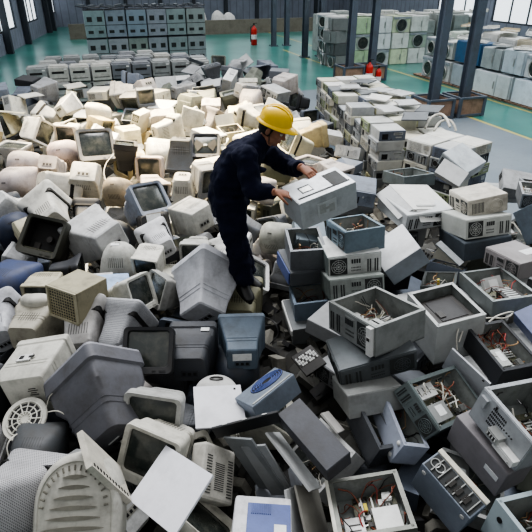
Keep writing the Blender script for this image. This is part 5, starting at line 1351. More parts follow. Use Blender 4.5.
# ------------------------------------------------------------------ desktop cases for stacks, and templates for copies
def desk_meshes(kind):
    w, l, h = .42, .41, .15
    b = MB(); b.box((0, 0, 0), (w, l, h)); sh = b.mesh('shell', ['paint'], bevel=.005)
    b = MB(); y = -l / 2
    if kind == 0:
        b.box((0, y - .012, 0), (w, .024, h), 0); b.box((.09, y - .026, .03), (.15, .006, .04), 1); b.box((.09, y - .028, .03), (.13, .005, .012), 2); b.box((.1, y - .026, -.025), (.1, .006, .022), 1); b.box((-.12, y - .026, -.01), (.1, .005, .09), 2); b.box((-.02, y - .026, -.05), (.02, .006, .015), 2)
    elif kind == 1:
        b.box((0, y - .004, 0), (w * .98, .008, h * .95), 0)
        b.box((-.1, y - .008, 0), (.13, .006, .11), 2)
        b.tube([(-.1 + .045 * math.cos(a), y - .012, .045 * math.sin(a)) for a in [2 * math.pi * i / 16 for i in range(17)]], .003, 5, 1)
        for k in range(6): b.box((.03 + .028 * k, y - .009, -.01), (.016, .004, .1), 2 if k % 2 else 1)
        b.box((.16, y - .009, .045), (.05, .005, .03), 2)
    else:
        b.box((0, y - .01, 0), (w, .02, h), 0)
        for k in range(7): b.box((-.06 + .0 * k, y - .021, -.05 + k * .017), (.22, .004, .007), 2)
        b.box((.13, y - .022, .02), (.09, .005, .07), 1); b.cyl((.13, y - .02, -.045), (.13, y - .028, -.045), .014, 12, 1)
    fr = b.mesh('front_panel', ['plastic', 'silver', 'black'], bevel=.0015)
    b = MB(); b.box((0, .0, h / 2 + .002), (w * .97, l * .97, .006)); cv = b.mesh('lid', ['paint'], bevel=.002)
    return sh, fr, cv
DM = [desk_meshes(k) for k in range(3)]
def make_desk(kind, color, label=None, group=None, front=None, name='desktop_case'):
    r = root(name, label=label, cat='computer case', group=group)
    for i, nm in enumerate(('shell', 'front_panel', 'lid')):
        c = put(nm, DM[kind][i], r, front if (front and i == 1) else color); c['tinted'] = 1
    return r
WHT = [(196, 196, 188), (184, 184, 178), (206, 206, 202), (172, 174, 172), (190, 186, 168), (158, 162, 164), (204, 200, 184), (112, 116, 118), (196, 196, 180)]
FRT = [(150, 152, 150), (60, 64, 68), (204, 204, 198), (140, 150, 118), (118, 122, 124), (186, 184, 172), (196, 196, 190), (172, 172, 140), (96, 104, 118), (160, 164, 166)]
ORD = ('bottom', 'second', 'third', 'fourth', 'fifth', 'sixth', 'seventh')
NTH = ('nearest', 'second', 'third', 'fourth', 'fifth', 'sixth', 'seventh', 'eighth', 'ninth')
rnd = random.Random(11)
NL, FL_, NR = Vector((1.93, 8.3, 0)), Vector((1.40, 12.4, 0)), Vector((3.2, 8.8, 0))
vv = (FL_ - NL) / 8; uu = (NR - NL) / 3
ang = math.atan2(vv.y, vv.x)
BLK = []
for i in range(9):
    for j in range(3):
        top = 6 - ((i * 5 + j * 3) % 7 == 3) - ((i + 2 * j) % 5 == 4)
        for t in range(top):
            if not (j == 0 or i == 0 or t >= top - 2): continue
            p = NL + vv * i + uu * (j + .0) + Vector((rnd.uniform(-.03, .03), rnd.uniform(-.03, .03), .16 + t * .158))
            c = rnd.choice(WHT); f = rnd.choice(FRT)
            kind = rnd.randrange(3)
            # the fronts look out of the block to the left; the near row looks towards the heap of cases
            yaw = ang - math.pi / 2 + (-math.pi / 2 if j == 0 or i > 0 else 0) + rnd.uniform(-.05, .05)
            if i == 0 and j == 0 and t % 2: yaw += math.pi / 2
            row = ('outer', 'middle', 'inner')[j]
            lab = '%s desktop case, %s tier, %s stack of the %s row in the block' % ('pale' if c[0] > 180 else 'grey', ORD[t], NTH[i], ('heap-side', 'middle', 'aisle-side')[j])
            r = make_desk(kind, c, lab, 'desktop cases stacked in the long block', f)
            r.location = p; r.rotation_euler = (0, 0, yaw); BLK.append(r)
CC = Vector((2.72, 7.72, 0)); R35 = Matrix.Rotation(math.radians(38), 3, 'Z')
for i in range(2):
    for j in range(2):
        for t in range(6):
            p = CC + R35 @ Vector(((i - .5) * .45, (j - .5) * .45, 0)) + Vector((rnd.uniform(-.02, .02), rnd.uniform(-.02, .02), .12 + t * .158))
            c = rnd.choice(WHT[:4]); f = rnd.choice(FRT)
            lab = '%s case, %s tier, %s stack of the small pile by the block' % ('pale' if c[0] > 180 else 'grey', ORD[t], (('nearest', 'left'), ('right', 'rear'))[i][j])
            r = make_desk(t % 3, c, lab, 'cases in the small pile at the corner of the block', f)
            r.location = p; r.rotation_euler = (0, 0, math.radians(38) + (-math.pi / 2 if j == 0 and i == 0 else (0 if i == 1 else -math.pi / 2)) + rnd.uniform(-.06, .06))

# loose covers and panels lying on the block
def loose_panel(p, ez, w, l, c, label, tilt=(0, 0)):
    r = root('case_side_panel', p, label=label, cat='panel', group='covers lying on the stacked block'); r.rotation_euler = (tilt[0], tilt[1], ez)
    b = MB(); b.box((0, 0, 0), (w, l, .004)); b.box((-w / 2, 0, -.01), (.004, l, .02)); b.box((w / 2, 0, -.01), (.004, l, .02)); put('sheet', b.mesh('sheet', ['paint']), r, c)
    b = MB(); b.box((0, l * .46, .003), (w * .5, .012, .003)); put('vent', b.mesh('vent', ['black']), r)
for i, (a, c_, z) in enumerate(((.3, 1.2, 1.1), (1.5, .6, 1.1), (2.1, 1.7, 1.1), (3.2, .9, 1.1), (4.4, 1.5, 1.1), (5.4, .3, 1.1), (6.2, 1.3, 1.1), (3.6, 2.1, 1.1), (1.0, 2.2, 1.1))):
    p = NL + vv * a + uu * c_ + Vector((0, 0, z + .02))
    loose_panel(p, ang + rnd.uniform(-.8, .8), .42, .4, rnd.choice(((205, 205, 200), (170, 172, 172), (88, 92, 96), (196, 194, 182))), 'loose metal cover lying on the block of stacked cases, %s from its near end' % NTH[min(i, 7)] if i < 8 else 'loose metal cover on the aisle side of the block top', (rnd.uniform(-.08, .08), rnd.uniform(-.08, .08)))

# mid-distance left: printers and boxy cases in stacks -------------------------------
for i, jr, t in [(i, jr, t) for jr in range(4) for i in range(9 if jr < 3 else 7) for t in (range(3) if jr == 0 else (0,))]:
    if 1:
        c = rnd.choice(((128, 132, 132), (112, 116, 120), (150, 152, 150), (96, 100, 106), (166, 166, 160)))
        w, l, h = (.46, .44, .34) if jr == 0 else (.44, .5, rnd.uniform(.98, 1.12))
        r = root('office_printer' if jr == 0 else 'office_copier', hall(-.9 + i * .5 + jr * .12 + rnd.uniform(-.01, .01), 14.6 + jr * .62 + rnd.uniform(-.06, .06), (.2 + t * .37 if jr == 0 else h / 2 + .01)), QH @ Quaternion((0, 0, 1), rnd.uniform(-.03, .03)),
                 ('%s printer, %s tier of the front row beyond the heap, %s from the windows' if jr == 0 else '%s floor copier of the %s row beyond the heap, %s from the windows') % (('grey', 'dark grey', 'pale', 'slate', 'whitish')[((128, 132, 132), (112, 116, 120), (150, 152, 150), (96, 100, 106), (166, 166, 160)).index(c)], ('lowest', 'middle', 'top')[t] if jr == 0 else ('front', 'second', 'third', 'rear')[jr], ('first', 'second', 'third', 'fourth', 'fifth', 'sixth', 'seventh', 'eighth', 'ninth')[i]), 'printer' if jr == 0 else 'copier', 'printers stacked behind the heap' if jr == 0 else 'copiers behind the printer wall')
        b = MB(); b.box((0, 0, 0), (w, l, h)); put('body', b.mesh('body', ['plastic'], bevel=.015), r, c)
        b = MB(); b.box((-.02, -l / 2 - .002, .05), (.28, .008, .05), 0); b.box((0, -l / 2 - .002, -.09), (.36, .008, .012), 0); b.box((.16, -l / 2 - .003, .12), (.07, .008, .03), 1)
        put('paper_tray', b.mesh('paper_tray', ['black', 'white']), r)
        b = MB(); b.box((0, .03, h / 2 + .012), (.38, .3, .024), 0); put('lid', b.mesh('lid', ['plastic'], bevel=.006), r, tuple(min(255, v + 18) for v in c))

# right: discarded refrigerators, washers and cabinets ------------------------------
def fridge(u, v, z, w, l, h, c, label, yaw=0, kind='refrigerator'):
    r = root(kind, hall(u, v, z), QH @ Quaternion((0, 0, 1), yaw), label, kind.replace('_', ' '), 'discarded appliances along the aisle')
    b = MB(); b.box((0, .015, h / 2), (w, l - .03, h)); put('body', b.mesh('body', ['paint'], bevel=.015), r, c)
    if kind == 'washing_machine':
        b = MB(); b.box((0, -l / 2, h * .9), (w * .94, .02, h * .14), 0); put('control_panel', b.mesh('control_panel', ['plastic'], bevel=.004), r, (150, 158, 166))
        b = MB(); b.tube([(w * .3 * math.cos(a), -l / 2 - .005, h * .45 + w * .3 * math.sin(a)) for a in [2 * math.pi * i / 20 for i in range(21)]], .02, 6, 0)
        b.loft([[Vector((w * .28 * q * math.cos(a), -l / 2 - .004 + y, h * .45 + w * .28 * q * math.sin(a))) for a in [2 * math.pi * i / 20 for i in range(20)]][::-1] for q, y in ((1, 0), (.6, .01))], 1)
        put('door', b.mesh('door', ['silver', 'glass'], 40), r)
    else:
        long = w > h
        d = MB()
        if long: d.box((-w * .18, -l / 2, h / 2), (w * .6, .03, h * .96)); d.box((w * .31, -l / 2, h / 2), (w * .34, .03, h * .96))
        else: d.box((0, -l / 2, h * .33), (w * .96, .03, h * .62)); d.box((0, -l / 2, h * .82), (w * .96, .03, h * .32))
        o = put('door', d.mesh('doors', ['paint'], bevel=.008), r, tuple(min(255, int(x * 1.06)) for x in c))
        d = MB(); d.box((w * .08 if long else w * .4, -l / 2 - .025, h * .5), (.03, .03, .2), 0); put('handle', d.mesh('handle', ['silver'], bevel=.004), o)
    return r
rnd = random.Random(5)
# long row u>11 : faces look across the aisle (towards -u) and down the hall
Y90 = -math.pi / 2
ROW = [(9.4, 1.55, .62, 'refrigerator', (176, 192, 206)), (11.0, 1.5, .6, 'refrigerator', (196, 208, 218)), (12.6, 1.5, .6, 'refrigerator', (200, 208, 212)), (13.95, .9, .6, 'refrigerator', (150, 160, 168)), (14.9, .66, .6, 'washing_machine', (196, 200, 200)), (15.7, .7, .62, 'washing_machine', (172, 180, 186))]
for k, (v, w, h, kind, c) in enumerate(ROW):
    fridge(11.35, v, .06, w, .66, h, c, '%s, %s of the lower row on pallets' % (('pale blue refrigerator on its side', 'white-blue refrigerator on its side', 'white refrigerator on its side', 'grey refrigerator on its side', 'white washing machine', 'grey washing machine')[k], NTH[k]), Y90, kind)
ROW2 = [(9.3, .9, .58, 'refrigerator', (206, 210, 212)), (10.35, .8, .62, 'washing_machine', (150, 168, 190)), (11.2, .72, .56, 'washing_machine', (196, 200, 204)), (12.0, .75, .6, 'refrigerator', (184, 196, 204)), (12.85, .8, .55, 'refrigerator', (150, 158, 160)), (13.9, 1.15, .6, 'refrigerator', (48, 84, 118)), (15.0, .7, .5, 'washing_machine', (190, 194, 190)), (15.75, .6, .54, 'washing_machine', (170, 176, 176))]
for k, (v, w, h, kind, c) in enumerate(ROW2):
    fridge(11.4, v, .72, w, .64, h, c, '%s in the upper row, %s' % (('white refrigerator', 'pale blue washing machine', 'white washing machine', 'bluish white refrigerator', 'grey refrigerator', 'dark blue cabinet-like refrigerator', 'cream washing machine', 'grey washing machine')[k], ('cut off by the picture edge', 'second along', 'third along', 'fourth along', 'fifth along', 'left of the nearest columns', 'second from the far end', 'at the far end')[k]), Y90, kind)
for k in range(9):
    v = 9.4 + k * .8
    c = rnd.choice(((196, 198, 196), (206, 206, 200), (150, 156, 158), (178, 170, 150), (186, 196, 186)))
    fridge(12.3 + rnd.uniform(-.1, .1), v, 0, .7, .7, 1.45 + rnd.uniform(-.1, .12), c, 'upright appliance in the second rank behind the aisle rows, %s along' % ('first', 'second', 'third', 'fourth', 'fifth', 'sixth', 'seventh', 'eighth', 'ninth')[k], Y90)
# pallets below the lower row
for k in range(7):
    r = root('pallet', hall(11.35, 9.2 + k * 1.12, 0), QH, 'low timber pallet under the lower appliance row, %s along' % ('first', 'second', 'third', 'fourth', 'fifth', 'sixth', 'seventh')[k], 'pallet', 'pallets under the appliances')
    b = MB()
    for q in range(3): b.box((-.3 + q * .3, 0, .02), (.08, 1.05, .04))
    put('bearer', b.mesh('bearer', ['brick']), r)
    b = MB()
    for q in range(6): b.box((0, -.46 + q * .184, .048), (.74, .13, .016))
    put('slat_deck', b.mesh('slat_deck', ['brick']), r)
# flat sheets and broken liners thrown on top
for k in range(16):
    u, v = 11.35 + .95 * (k % 2), 9.3 + (k // 2) * .88
    w, l = rnd.uniform(.5, .72), rnd.uniform(.3, .5)
    r = root('appliance_panel', hall(u, v, 1.345 if k % 2 == 0 else 1.6), label='bent white appliance panel thrown on top of the appliance rows', cat='panel', group='panels on top of the appliances')
    r.rotation_euler = (rnd.uniform(-.1, .1), rnd.uniform(-.1, .1), rnd.uniform(-.4, .4) + 1.2)
    b = MB(); b.box((0, 0, 0), (w, l, .02)); b.box((w / 2, 0, .03), (.02, l, .08)); b.box((0, l / 2, .02), (w, .02, .06))
    put('sheet', b.mesh('sheet', ['paint'], bevel=.004), r, rnd.choice(((202, 202, 198), (188, 190, 186), (160, 164, 164), (196, 184, 160))))
    b = MB(); b.box((0, 0, .018), (w * .5, l * .5, .016)); put('liner', b.mesh('liner', ['plastic'], bevel=.004), r, (180, 182, 178))
# second group farther: pale green and white cabinets, jumble to their left
GR = [(160, 184, 150), (190, 202, 190), (196, 208, 178), (206, 210, 206), (168, 184, 168)]
for i in range(4):
    for t in range(3):
        c = GR[(i + (t == 1)) % 5] if i != 1 else (206, 212, 214)
        fridge(10.15 + i * .78, 19.0, t * .56, .74, .7, .55, c, '%s appliance, %s of the %s stack in the green group' % (('pale green', 'white', 'yellow-green', 'whitish')[i], ('lowest', 'middle', 'topmost')[t], ('first', 'second', 'third', 'last')[i]), rnd.uniform(-.05, .05), 'washing_machine' if (i + t) % 3 == 1 else 'refrigerator')
for k in range(16):
    u, v, z = 9.3 + rnd.uniform(-.9, .5) + (k % 4) * .1, 18.9 + (k % 4) * .64, (k // 4) * .42
    c = rnd.choice(((196, 198, 196), (150, 154, 154), (84, 88, 90), (182, 186, 180), (120, 124, 124)))
    fridge(9.2 + (k % 4) * .15 + rnd.uniform(-.1, .1), v, z, .62, .6, .41, c, 'jumbled appliance carcass left of the green group, %s layer, %s back' % (('lowest', 'second', 'third', 'top')[k // 4], ('nearest', 'second', 'third', 'farthest')[k % 4]), rnd.uniform(-.4, .4) + Y90, rnd.choice(('refrigerator', 'washing_machine')))
for k in range(24):
    i, j = k % 8, k // 8
    c = rnd.choice(((200, 202, 198), (176, 180, 176), (150, 156, 154), (206, 200, 184)))
    fridge(10.6 + i * .8, 20.4 + j * 1.4, 0, .7, .7, 1.5 + rnd.uniform(-.15, .1), c, 'upright appliance behind the green group, %s rank, %s along' % (('front', 'middle', 'rear')[j], NTH[i]), rnd.uniform(-.1, .1))
for k in range(14):
    r = root('appliance_panel', hall(10.3 + .85 * (k % 7), 19.0 + 1.5 * (k // 7), 1.74 if k < 7 else 1.6), label='pale broken panel lying across the far appliance group', cat='panel', group='panels on the far appliances')
    r.rotation_euler = (rnd.uniform(-.08, .08), rnd.uniform(-.08, .08), rnd.uniform(-.4, .4)); w, l = rnd.uniform(.5, .75), rnd.uniform(.3, .5)
    b = MB(); b.box((0, 0, 0), (w, l, .03)); b.box((w / 2, 0, .05), (.03, l, .1)); put('sheet', b.mesh('sheet', ['paint'], bevel=.004), r, rnd.choice(((206, 206, 200), (186, 188, 184))))
# white sacks in front of the far wall
for k, u in enumerate((7.05, 8.1, 8.75)):
    b = MB(); n = 16
    b.loft([[Vector((.5 * q * (1 + .12 * math.sin(3 * a + k)) * math.cos(a), .4 * q * (1 + .1 * math.sin(2 * a + k)) * math.sin(a), z)) for a in [2 * math.pi * i / n for i in range(n)]] for q, z in ((.7, 0), (1, .15), (1.05, .5), (.85, .75), (.4, .88), (.12, .92))])
    o = put('bulk_sack', b.mesh('bulk_sack', ['white'], 60), None); o.location = hall(u, 32.2, 0); o.scale = (.75, .75, 1.36 - .12 * k)
    tag(o, 'bulging white sack behind the low far partition, %s from the cabinets' % NTH[k], 'sack', 'white sacks by the far wall')
# ------------------------------------------------------------------ the worker
M['skin'] = surf('skin', base=(150, 104, 82), rough=.55, dirt=.25, dirtcol=(104, 66, 52), scale=14, bump=.05)
M['cloth'] = surf('navy_cotton', base=(17, 21, 40), rough=.9, dirt=.35, dirtcol=(28, 32, 50), scale=12, bump=.5, spec=.15)
M['hat'] = surf('yellow_helmet', base=(240, 196, 6), rough=.32, dirt=.12, dirtcol=(150, 110, 10), scale=8, bump=0, spec=.5)
M['hair'] = surf('black_hair', base=(20, 17, 16), rough=.7, dirt=.2, scale=60, bump=.6)
M['shoe'] = surf('black_leather', base=(22, 22, 24), rough=.35, dirt=.3, bump=.05)
M['eye'] = surf('eye_white', base=(210, 205, 196), rough=.3, dirt=0, bump=0)

def spath(b, pts, ra, rb, side, seg=16, m=0, sub=4):
    """smooth loft along points; ra across (towards side), rb the other way"""
    pts = [Vector(p) for p in pts]; P = []; A = []; B = []
    for i in range(len(pts) - 1):
        p0, p1, p2, p3 = pts[max(i - 1, 0)], pts[i], pts[i + 1], pts[min(i + 2, len(pts) - 1)]
        for k in range(sub):
            t = k / sub
            P.append(.5 * ((2 * p1) + (p2 - p0) * t + (2 * p0 - 5 * p1 + 4 * p2 - p3) * t * t + (3 * p1 - p0 - 3 * p2 + p3) * t ** 3))
            e = t * t * (3 - 2 * t); A.append(ra[i] * (1 - e) + ra[i + 1] * e); B.append(rb[i] * (1 - e) + rb[i + 1] * e)
    P.append(pts[-1]); A.append(ra[-1]); B.append(rb[-1]); rings = []
    for i, p in enumerate(P):
        t = (P[min(i + 1, len(P) - 1)] - P[max(i - 1, 0)]).normalized()
        s = Vector(side); s = (s - t * s.dot(t)).normalized(); n = t.cross(s)
        rings.append([p + s * (A[i] * math.cos(a)) + n * (B[i] * math.sin(a)) for a in [2 * math.pi * q / seg for q in range(seg)]])
    b.loft(rings, m)
def ball(b, c, r, T=None, m=0, n=12):
    c = Vector(c); r = Vector(r) if not isinstance(r, (int, float)) else Vector((r,) * 3)
    rings = []
    for i in range(1, n):
        th = math.pi * i / n
        rings.append([c + Vector((r.x * math.sin(th) * math.cos(a), r.y * math.sin(th) * math.sin(a), -r.z * math.cos(th))) for a in [2 * math.pi * q / (2 * n) for q in range(2 * n)]])
    b.loft(rings, m, T=T)
def remesh(o, vox, smooth=4, f=.5):
    m = o.modifiers.new('remesh', 'REMESH'); m.mode = 'VOXEL'; m.voxel_size = vox; m.use_smooth_shade = True
    s = o.modifiers.new('smooth', 'SMOOTH'); s.iterations = smooth; s.factor = f

J = atd
SIDE = Vector((.12, 1, 0)).normalized()       # across the body, away from the camera
pel = J(229, 199, 3.9)
WK = root('worker', J(238, 287, 3.85), label='worker in navy coverall and yellow hard hat bending over a silver-grey computer case', cat='person')
bpy.context.view_layer.update()
def wput(name, me, color=None):
    o = put(name, me, WK, color); o.matrix_parent_inverse = Matrix.Translation(-WK.location); return o

hq = Quaternion(PNP['held']['q']); hl = Vector(PNP['held']['loc']); hw_, hl_, hh_ = PNP['held']['d']
def HL(x, y, z): return hl + hq @ Vector((x * hw_ / 2, y * hl_ / 2, z * hh_ / 2))
gripN = HL(-.1, -1.0, .95)            # near hand, on the near end edge
gripF = HL(-1.0, .12, .95)            # far hand over the far edge
# joints
hipN, kneN, ankN = J(230, 204, 3.80), J(236, 243, 3.78), J(243, 276, 3.80)
hipF, kneF, ankF = J(228, 204, 3.98), J(236, 240, 4.02), J(246, 268, 4.06)
shN, elN = J(246, 157, 3.70), J(252, 190, 3.60)
shF, elF = J(266, 153, 4.07), J(293, 168, 4.06)
wrN = gripN + Vector((-.105, -.02, .035)); wrF = gripF + Vector((-.075, .06, .05))
neck = J(262, 142, 3.9); headc = J(273, 129, 3.9)

b = MB()
TP = [J(230, 214, 3.9), J(229, 200, 3.9), J(228, 186, 3.9), J(233, 171, 3.9), J(243, 158, 3.9), J(253, 149, 3.9), J(261, 143, 3.9)]
spath(b, TP, [.15, .185, .18, .19, .205, .17, .075], [.12, .155, .15, .148, .15, .115, .075], SIDE, 24)
for h_, k_, a_ in ((hipN, kneN, ankN), (hipF, kneF, ankF)):
    spath(b, [h_ + Vector((0, 0, .06)), h_.lerp(k_, .5), k_, k_.lerp(a_, .5), a_, a_ + (a_ - k_).normalized() * .05], [.115, .108, .09, .088, .085, .088], [.135, .118, .096, .092, .088, .09], SIDE, 16)
for s_, e_, w_ in ((shN, elN, wrN), (shF, elF, wrF)):
    spath(b, [s_ + (s_ - e_).normalized() * .03, s_.lerp(e_, .5), e_, e_.lerp(w_, .5), e_.lerp(w_, .93)], [.09, .078, .068, .06, .052], [.092, .08, .07, .062, .054], SIDE, 14)
    ball(b, s_, .095); ball(b, e_, .07)
# collar and fold bulges
spath(b, [J(257, 146, 3.9), J(262, 141, 3.9), J(265, 138.5, 3.9)], [.105, .088, .082], [.095, .086, .08], SIDE, 18)
for (x, y, d, r) in ((236, 185, 3.74, .06), (244, 180, 3.73, .05), (240, 192, 3.75, .055), (233, 240, 3.73, .05), (240, 262, 3.74, .05), (258, 170, 3.75, .05), (222, 205, 3.78, .06)):
    ball(b, J(x, y, d), (r * 1.4, r * .8, r * .55))
cov = wput('coverall', b.mesh('coverall', ['cloth'])); remesh(cov, .013, 3)
tx = bpy.data.textures.new('folds', 'CLOUDS'); tx.noise_scale = .085
dm = cov.modifiers.new('folds', 'DISPLACE'); dm.texture = tx; dm.strength = .05; dm.mid_level = .5; dm.texture_coords = 'LOCAL'

# the body itself: head, neck, trunk, limbs and hands in one surface
b = MB()
spath(b, TP, [.12, .15, .14, .15, .16, .13, .055], [.09, .12, .11, .11, .11, .085, .055], SIDE, 18)
for h_, k_, a_ in ((hipN, kneN, ankN), (hipF, kneF, ankF)): spath(b, [h_, k_, a_], [.08, .06, .045], [.09, .065, .05], SIDE, 12)
for s_, e_, w_ in ((shN, elN, wrN), (shF, elF, wrF)): spath(b, [s_, e_, e_.lerp(w_, .5), w_], [.055, .042, .04, .03], [.055, .042, .04, .026], SIDE, 12)
spath(b, [TP[-1], neck, headc + Vector((-.01, 0, -.05))], [.06, .06, .06], [.06, .062, .06], SIDE, 14)
# head frame: looks down along the arms towards the case
fwd = (Vector((.80, -.26, -.48))).normalized(); hside = Vector((0, 0, 1)).cross(fwd).normalized(); hup = fwd.cross(hside).normalized()
HT = Matrix((( fwd.x, hside.x, hup.x, headc.x), (fwd.y, hside.y, hup.y, headc.y), (fwd.z, hside.z, hup.z, headc.z), (0, 0, 0, 1)))
# local: x forwards, y to his left, z up; head about .23 high
ball(b, (-.012, 0, .035), (.098, .076, .092), HT, 0, 14)
ball(b, (.03, 0, -.03), (.064, .062, .08), HT); ball(b, (.058, 0, -.082), (.03, .03, .026), HT)
for s in (-1, 1):
    ball(b, (.05, s * .038, -.02), (.034, .026, .028), HT); ball(b, (.02, s * .05, -.06), (.045, .018, .028), HT)
    ball(b, (-.012, s * .078, -.006), (.018, .01, .033), HT); ball(b, (.074, s * .032, .03), (.022, .03, .010), HT)
b.loft([[HT @ Vector(p) for p in r] for r in ([(.08, -.008, .028), (.08, .008, .028), (.094, .007, .03), (.094, -.007, .03)][::-1], [(.078, -.019, -.024), (.078, .019, -.024), (.118, .01, -.018), (.118, -.01, -.018)][::-1], [(.078, -.016, -.034), (.078, .016, -.034), (.1, .008, -.03), (.1, -.008, -.03)][::-1])])
ball(b, (.112, 0, -.018), .011, HT)
for z, r in ((-.05, .0075), (-.062, .0085)): ball(b, (.087, 0, z), (.014, .024, r), HT)
def hand(b, wr, tip_dir, palm_n, thumb_side, curl):
    """palm from the wrist along tip_dir, palm_n points out of the palm; fingers bend towards palm_n"""
    d = tip_dir.normalized(); n = palm_n - d * palm_n.dot(d); n.normalize(); s = n.cross(d) * thumb_side
    c0, c1 = wr, wr + d * .095
    rings = []
    for t, hw2, th in ((0, .028, .02), (.03, .036, .019), (.07, .042, .016), (.096, .04, .013)):
        c = wr + d * t
        rings.append([c + s * (hw2 * math.cos(a)) + n * (th * math.sin(a)) for a in [2 * math.pi * q / 14 for q in range(14)]])
    b.loft(rings if thumb_side < 0 else [r[::-1] for r in rings])
    for i, (off, ln) in enumerate(((.031, .072), (.0105, .08), (-.0105, .075), (-.031, .06))):
        p = wr + d * .088 + s * off; pts = [p]; ang = 0.1
        for q, fr in enumerate((.42, .32, .26)):
            ang += curl[q]; v = d * math.cos(ang) + n * math.sin(ang) + s * off * .6
            p = p + v.normalized() * ln * fr * 1.05; pts.append(p)
        b.tube([pts[0] - d * .012] + pts, [.0095, .0095, .0088, .008, .0065], 8)
    p = wr + d * .03 + s * .034; v = (d * .75 + s * .75 + n * .25).normalized(); p1 = p + v * .042; v2 = (d * .85 + s * .25 + n * .5).normalized(); p2 = p1 + v2 * .032; p3 = p2 + (d * .8 + n * .6).normalized() * .024
    b.tube([p - v * .014, p, p1, p2, p3], [.012, .0125, .0105, .0095, .0075], 8)
case_up = hq @ Vector((0, 0, 1)); case_in = hq @ Vector((0, 1, 0)); case_x = hq @ Vector((1, 0, 0))
hand(b, wrN, (gripN + case_up * .012 - wrN), -case_up * .9 + case_in * .3, 1, (.25, .35, .35))
hand(b, wrF, (gripF + case_up * .018 + case_x * .03 - wrF), -case_up, -1, (.2, .4, .4))
body = wput('body', b.mesh('body', ['skin'])); remesh(body, .0045, 2, .4)

# hair, eyes, brows
b = MB()
n = 14; rings = []
for i in range(2, n):
    th = math.pi * .66 * (1 - i / n) if False else math.pi * i / n
for zz, k in ((-.045, .86), (-.02, .95), (.02, 1.0), (.06, .95), (.1, .72), (.125, .3)):
    rings.append([HT @ Vector((-.018 + .1 * k * math.cos(a) * (1 if math.cos(a) < .3 else .86), .083 * k * math.sin(a), zz + (.055 if math.cos(a) > .35 and zz < .05 else 0))) for a in [2 * math.pi * q / 24 for q in range(24)]])
b.loft(rings); wput('hair', b.mesh('hair', ['hair'], 60))
b = MB()
for s in (-1, 1): ball(b, (.079, s * .031, .012), .0115, HT); ball(b, (.0885, s * .031, .0115), (.003, .005, .005), HT, 1)
eb = wput('eyes', b.mesh('eyes', ['eye', 'hair'], 60)); eb.name = 'eye_pair'
b = MB()
for s in (-1, 1): b.tube([HT @ Vector(p) for p in ((.094, s * .014, .03), (.096, s * .03, .034), (.086, s * .048, .028))], [.0035, .0045, .003], 6)
wput('eyebrow', b.mesh('eyebrow', ['hair'], 60))

# hard hat: shell, brim with peak, ribs, chin strap
hat = root('hard_hat'); hat.parent = WK
for k in ('label', 'category'):
    if k in hat: del hat[k]
hat.matrix_parent_inverse = Matrix.Translation(-WK.location)
def hpart(name, b, mats, sm=45):
    o = put(name, b.mesh(name, mats, sm), hat); return o
tiltH = Matrix.Rotation(-.22, 4, 'Y')
HH = HT @ Matrix.Translation((-.008, 0, .052)) @ tiltH @ Matrix.Diagonal((.93, .95, .95, 1))
b = MB(); rings = []
for zz, k in ((-.004, 1.0), (.03, .99), (.065, .93), (.095, .8), (.116, .58), (.128, .3), (.131, .06)):
    rings.append([HH @ Vector((.138 * k * math.cos(a), .115 * k * math.sin(a), zz)) for a in [2 * math.pi * q / 36 for q in range(36)]])
b.loft(rings, cap0=False); hpart('shell', b, ['hat'])
b = MB(); rings = []
for k, zz in ((1.0, .004), (1.0, -.004), (1.12, -.012), (1.14, -.010), (1.12, -.004), (1.0, .008)):
    rings.append([HH @ Vector(((.138 * k + (.045 * max(0, math.cos(a)) ** 2 if k > 1.05 else 0)) * math.cos(a), .115 * k * math.sin(a), zz - (.012 * max(0, math.cos(a)) if k > 1.05 else 0))) for a in [2 * math.pi * q / 40 for q in range(40)]])
b.loft(rings, cap0=False, cap1=False); hpart('brim', b, ['hat'])
b = MB()
for y in (-.03, 0, .03):
    pts = [HH @ Vector((.138 * math.cos(t) * (1 - .25 * abs(y) / .115), y, .004 + .13 * math.sin(t) ** .85 * (1 - 1.6 * abs(y) ** 1.2))) for t in [math.pi * (.1 + .8 * i / 14) for i in range(15)]]
    b.tube(pts, [.004] + [.0085] * 13 + [.004], 8)
hpart('crown_ridge', b, ['hat'])
b = MB(); b.tube([HT @ Vector(p) for p in ((.0, -.082, .05), (.012, -.08, -.03), (.036, -.058, -.09), (.048, 0, -.112), (.036, .058, -.09), (.012, .08, -.03), (.0, .082, .05))], .004, 6); hpart('chin_strap', b, ['wire_black'])

# shoes
def shoe(ank, d, name='shoe'):
    d = Vector(d).normalized(); up = Vector((0, 0, 1)); up = (up - d * up.dot(d)).normalized(); s = up.cross(d)
    T = Matrix(((d.x, s.x, up.x, ank.x), (d.y, s.y, up.y, ank.y), (d.z, s.z, up.z, ank.z), (0, 0, 0, 1)))
    b = MB(); rings = []
    for x, w, z0, z1 in ((-.085, .03, -.095, -.03), (-.075, .042, -.098, .0), (-.03, .046, -.098, .02), (.02, .046, -.098, .005), (.08, .05, -.098, -.035), (.13, .05, -.096, -.05), (.165, .04, -.092, -.06), (.182, .02, -.086, -.07)):
        zc, hz = (z0 + z1) / 2, (z1 - z0) / 2
        rings.append([T @ Vector((x, w * math.cos(a), zc + hz * math.sin(a) * (1 if abs(math.sin(a)) < .99 else 1))) for a in [2 * math.pi * q / 16 for q in range(16)]])
    b.loft(rings); o = wput(name, b.mesh(name, ['shoe'], 60))
    b = MB(); rings = []
    for z, k in ((-.112, 1.0), (-.094, 1.02)):
        rings.append([T @ Vector((.05 + .138 * k * math.cos(a), (.05 - .006 * math.cos(a)) * k * math.sin(a), z)) for a in [2 * math.pi * q / 24 for q in range(24)]])
    b.loft(rings); so = put('sole', b.mesh('sole', ['black'], 40), o)
    return o
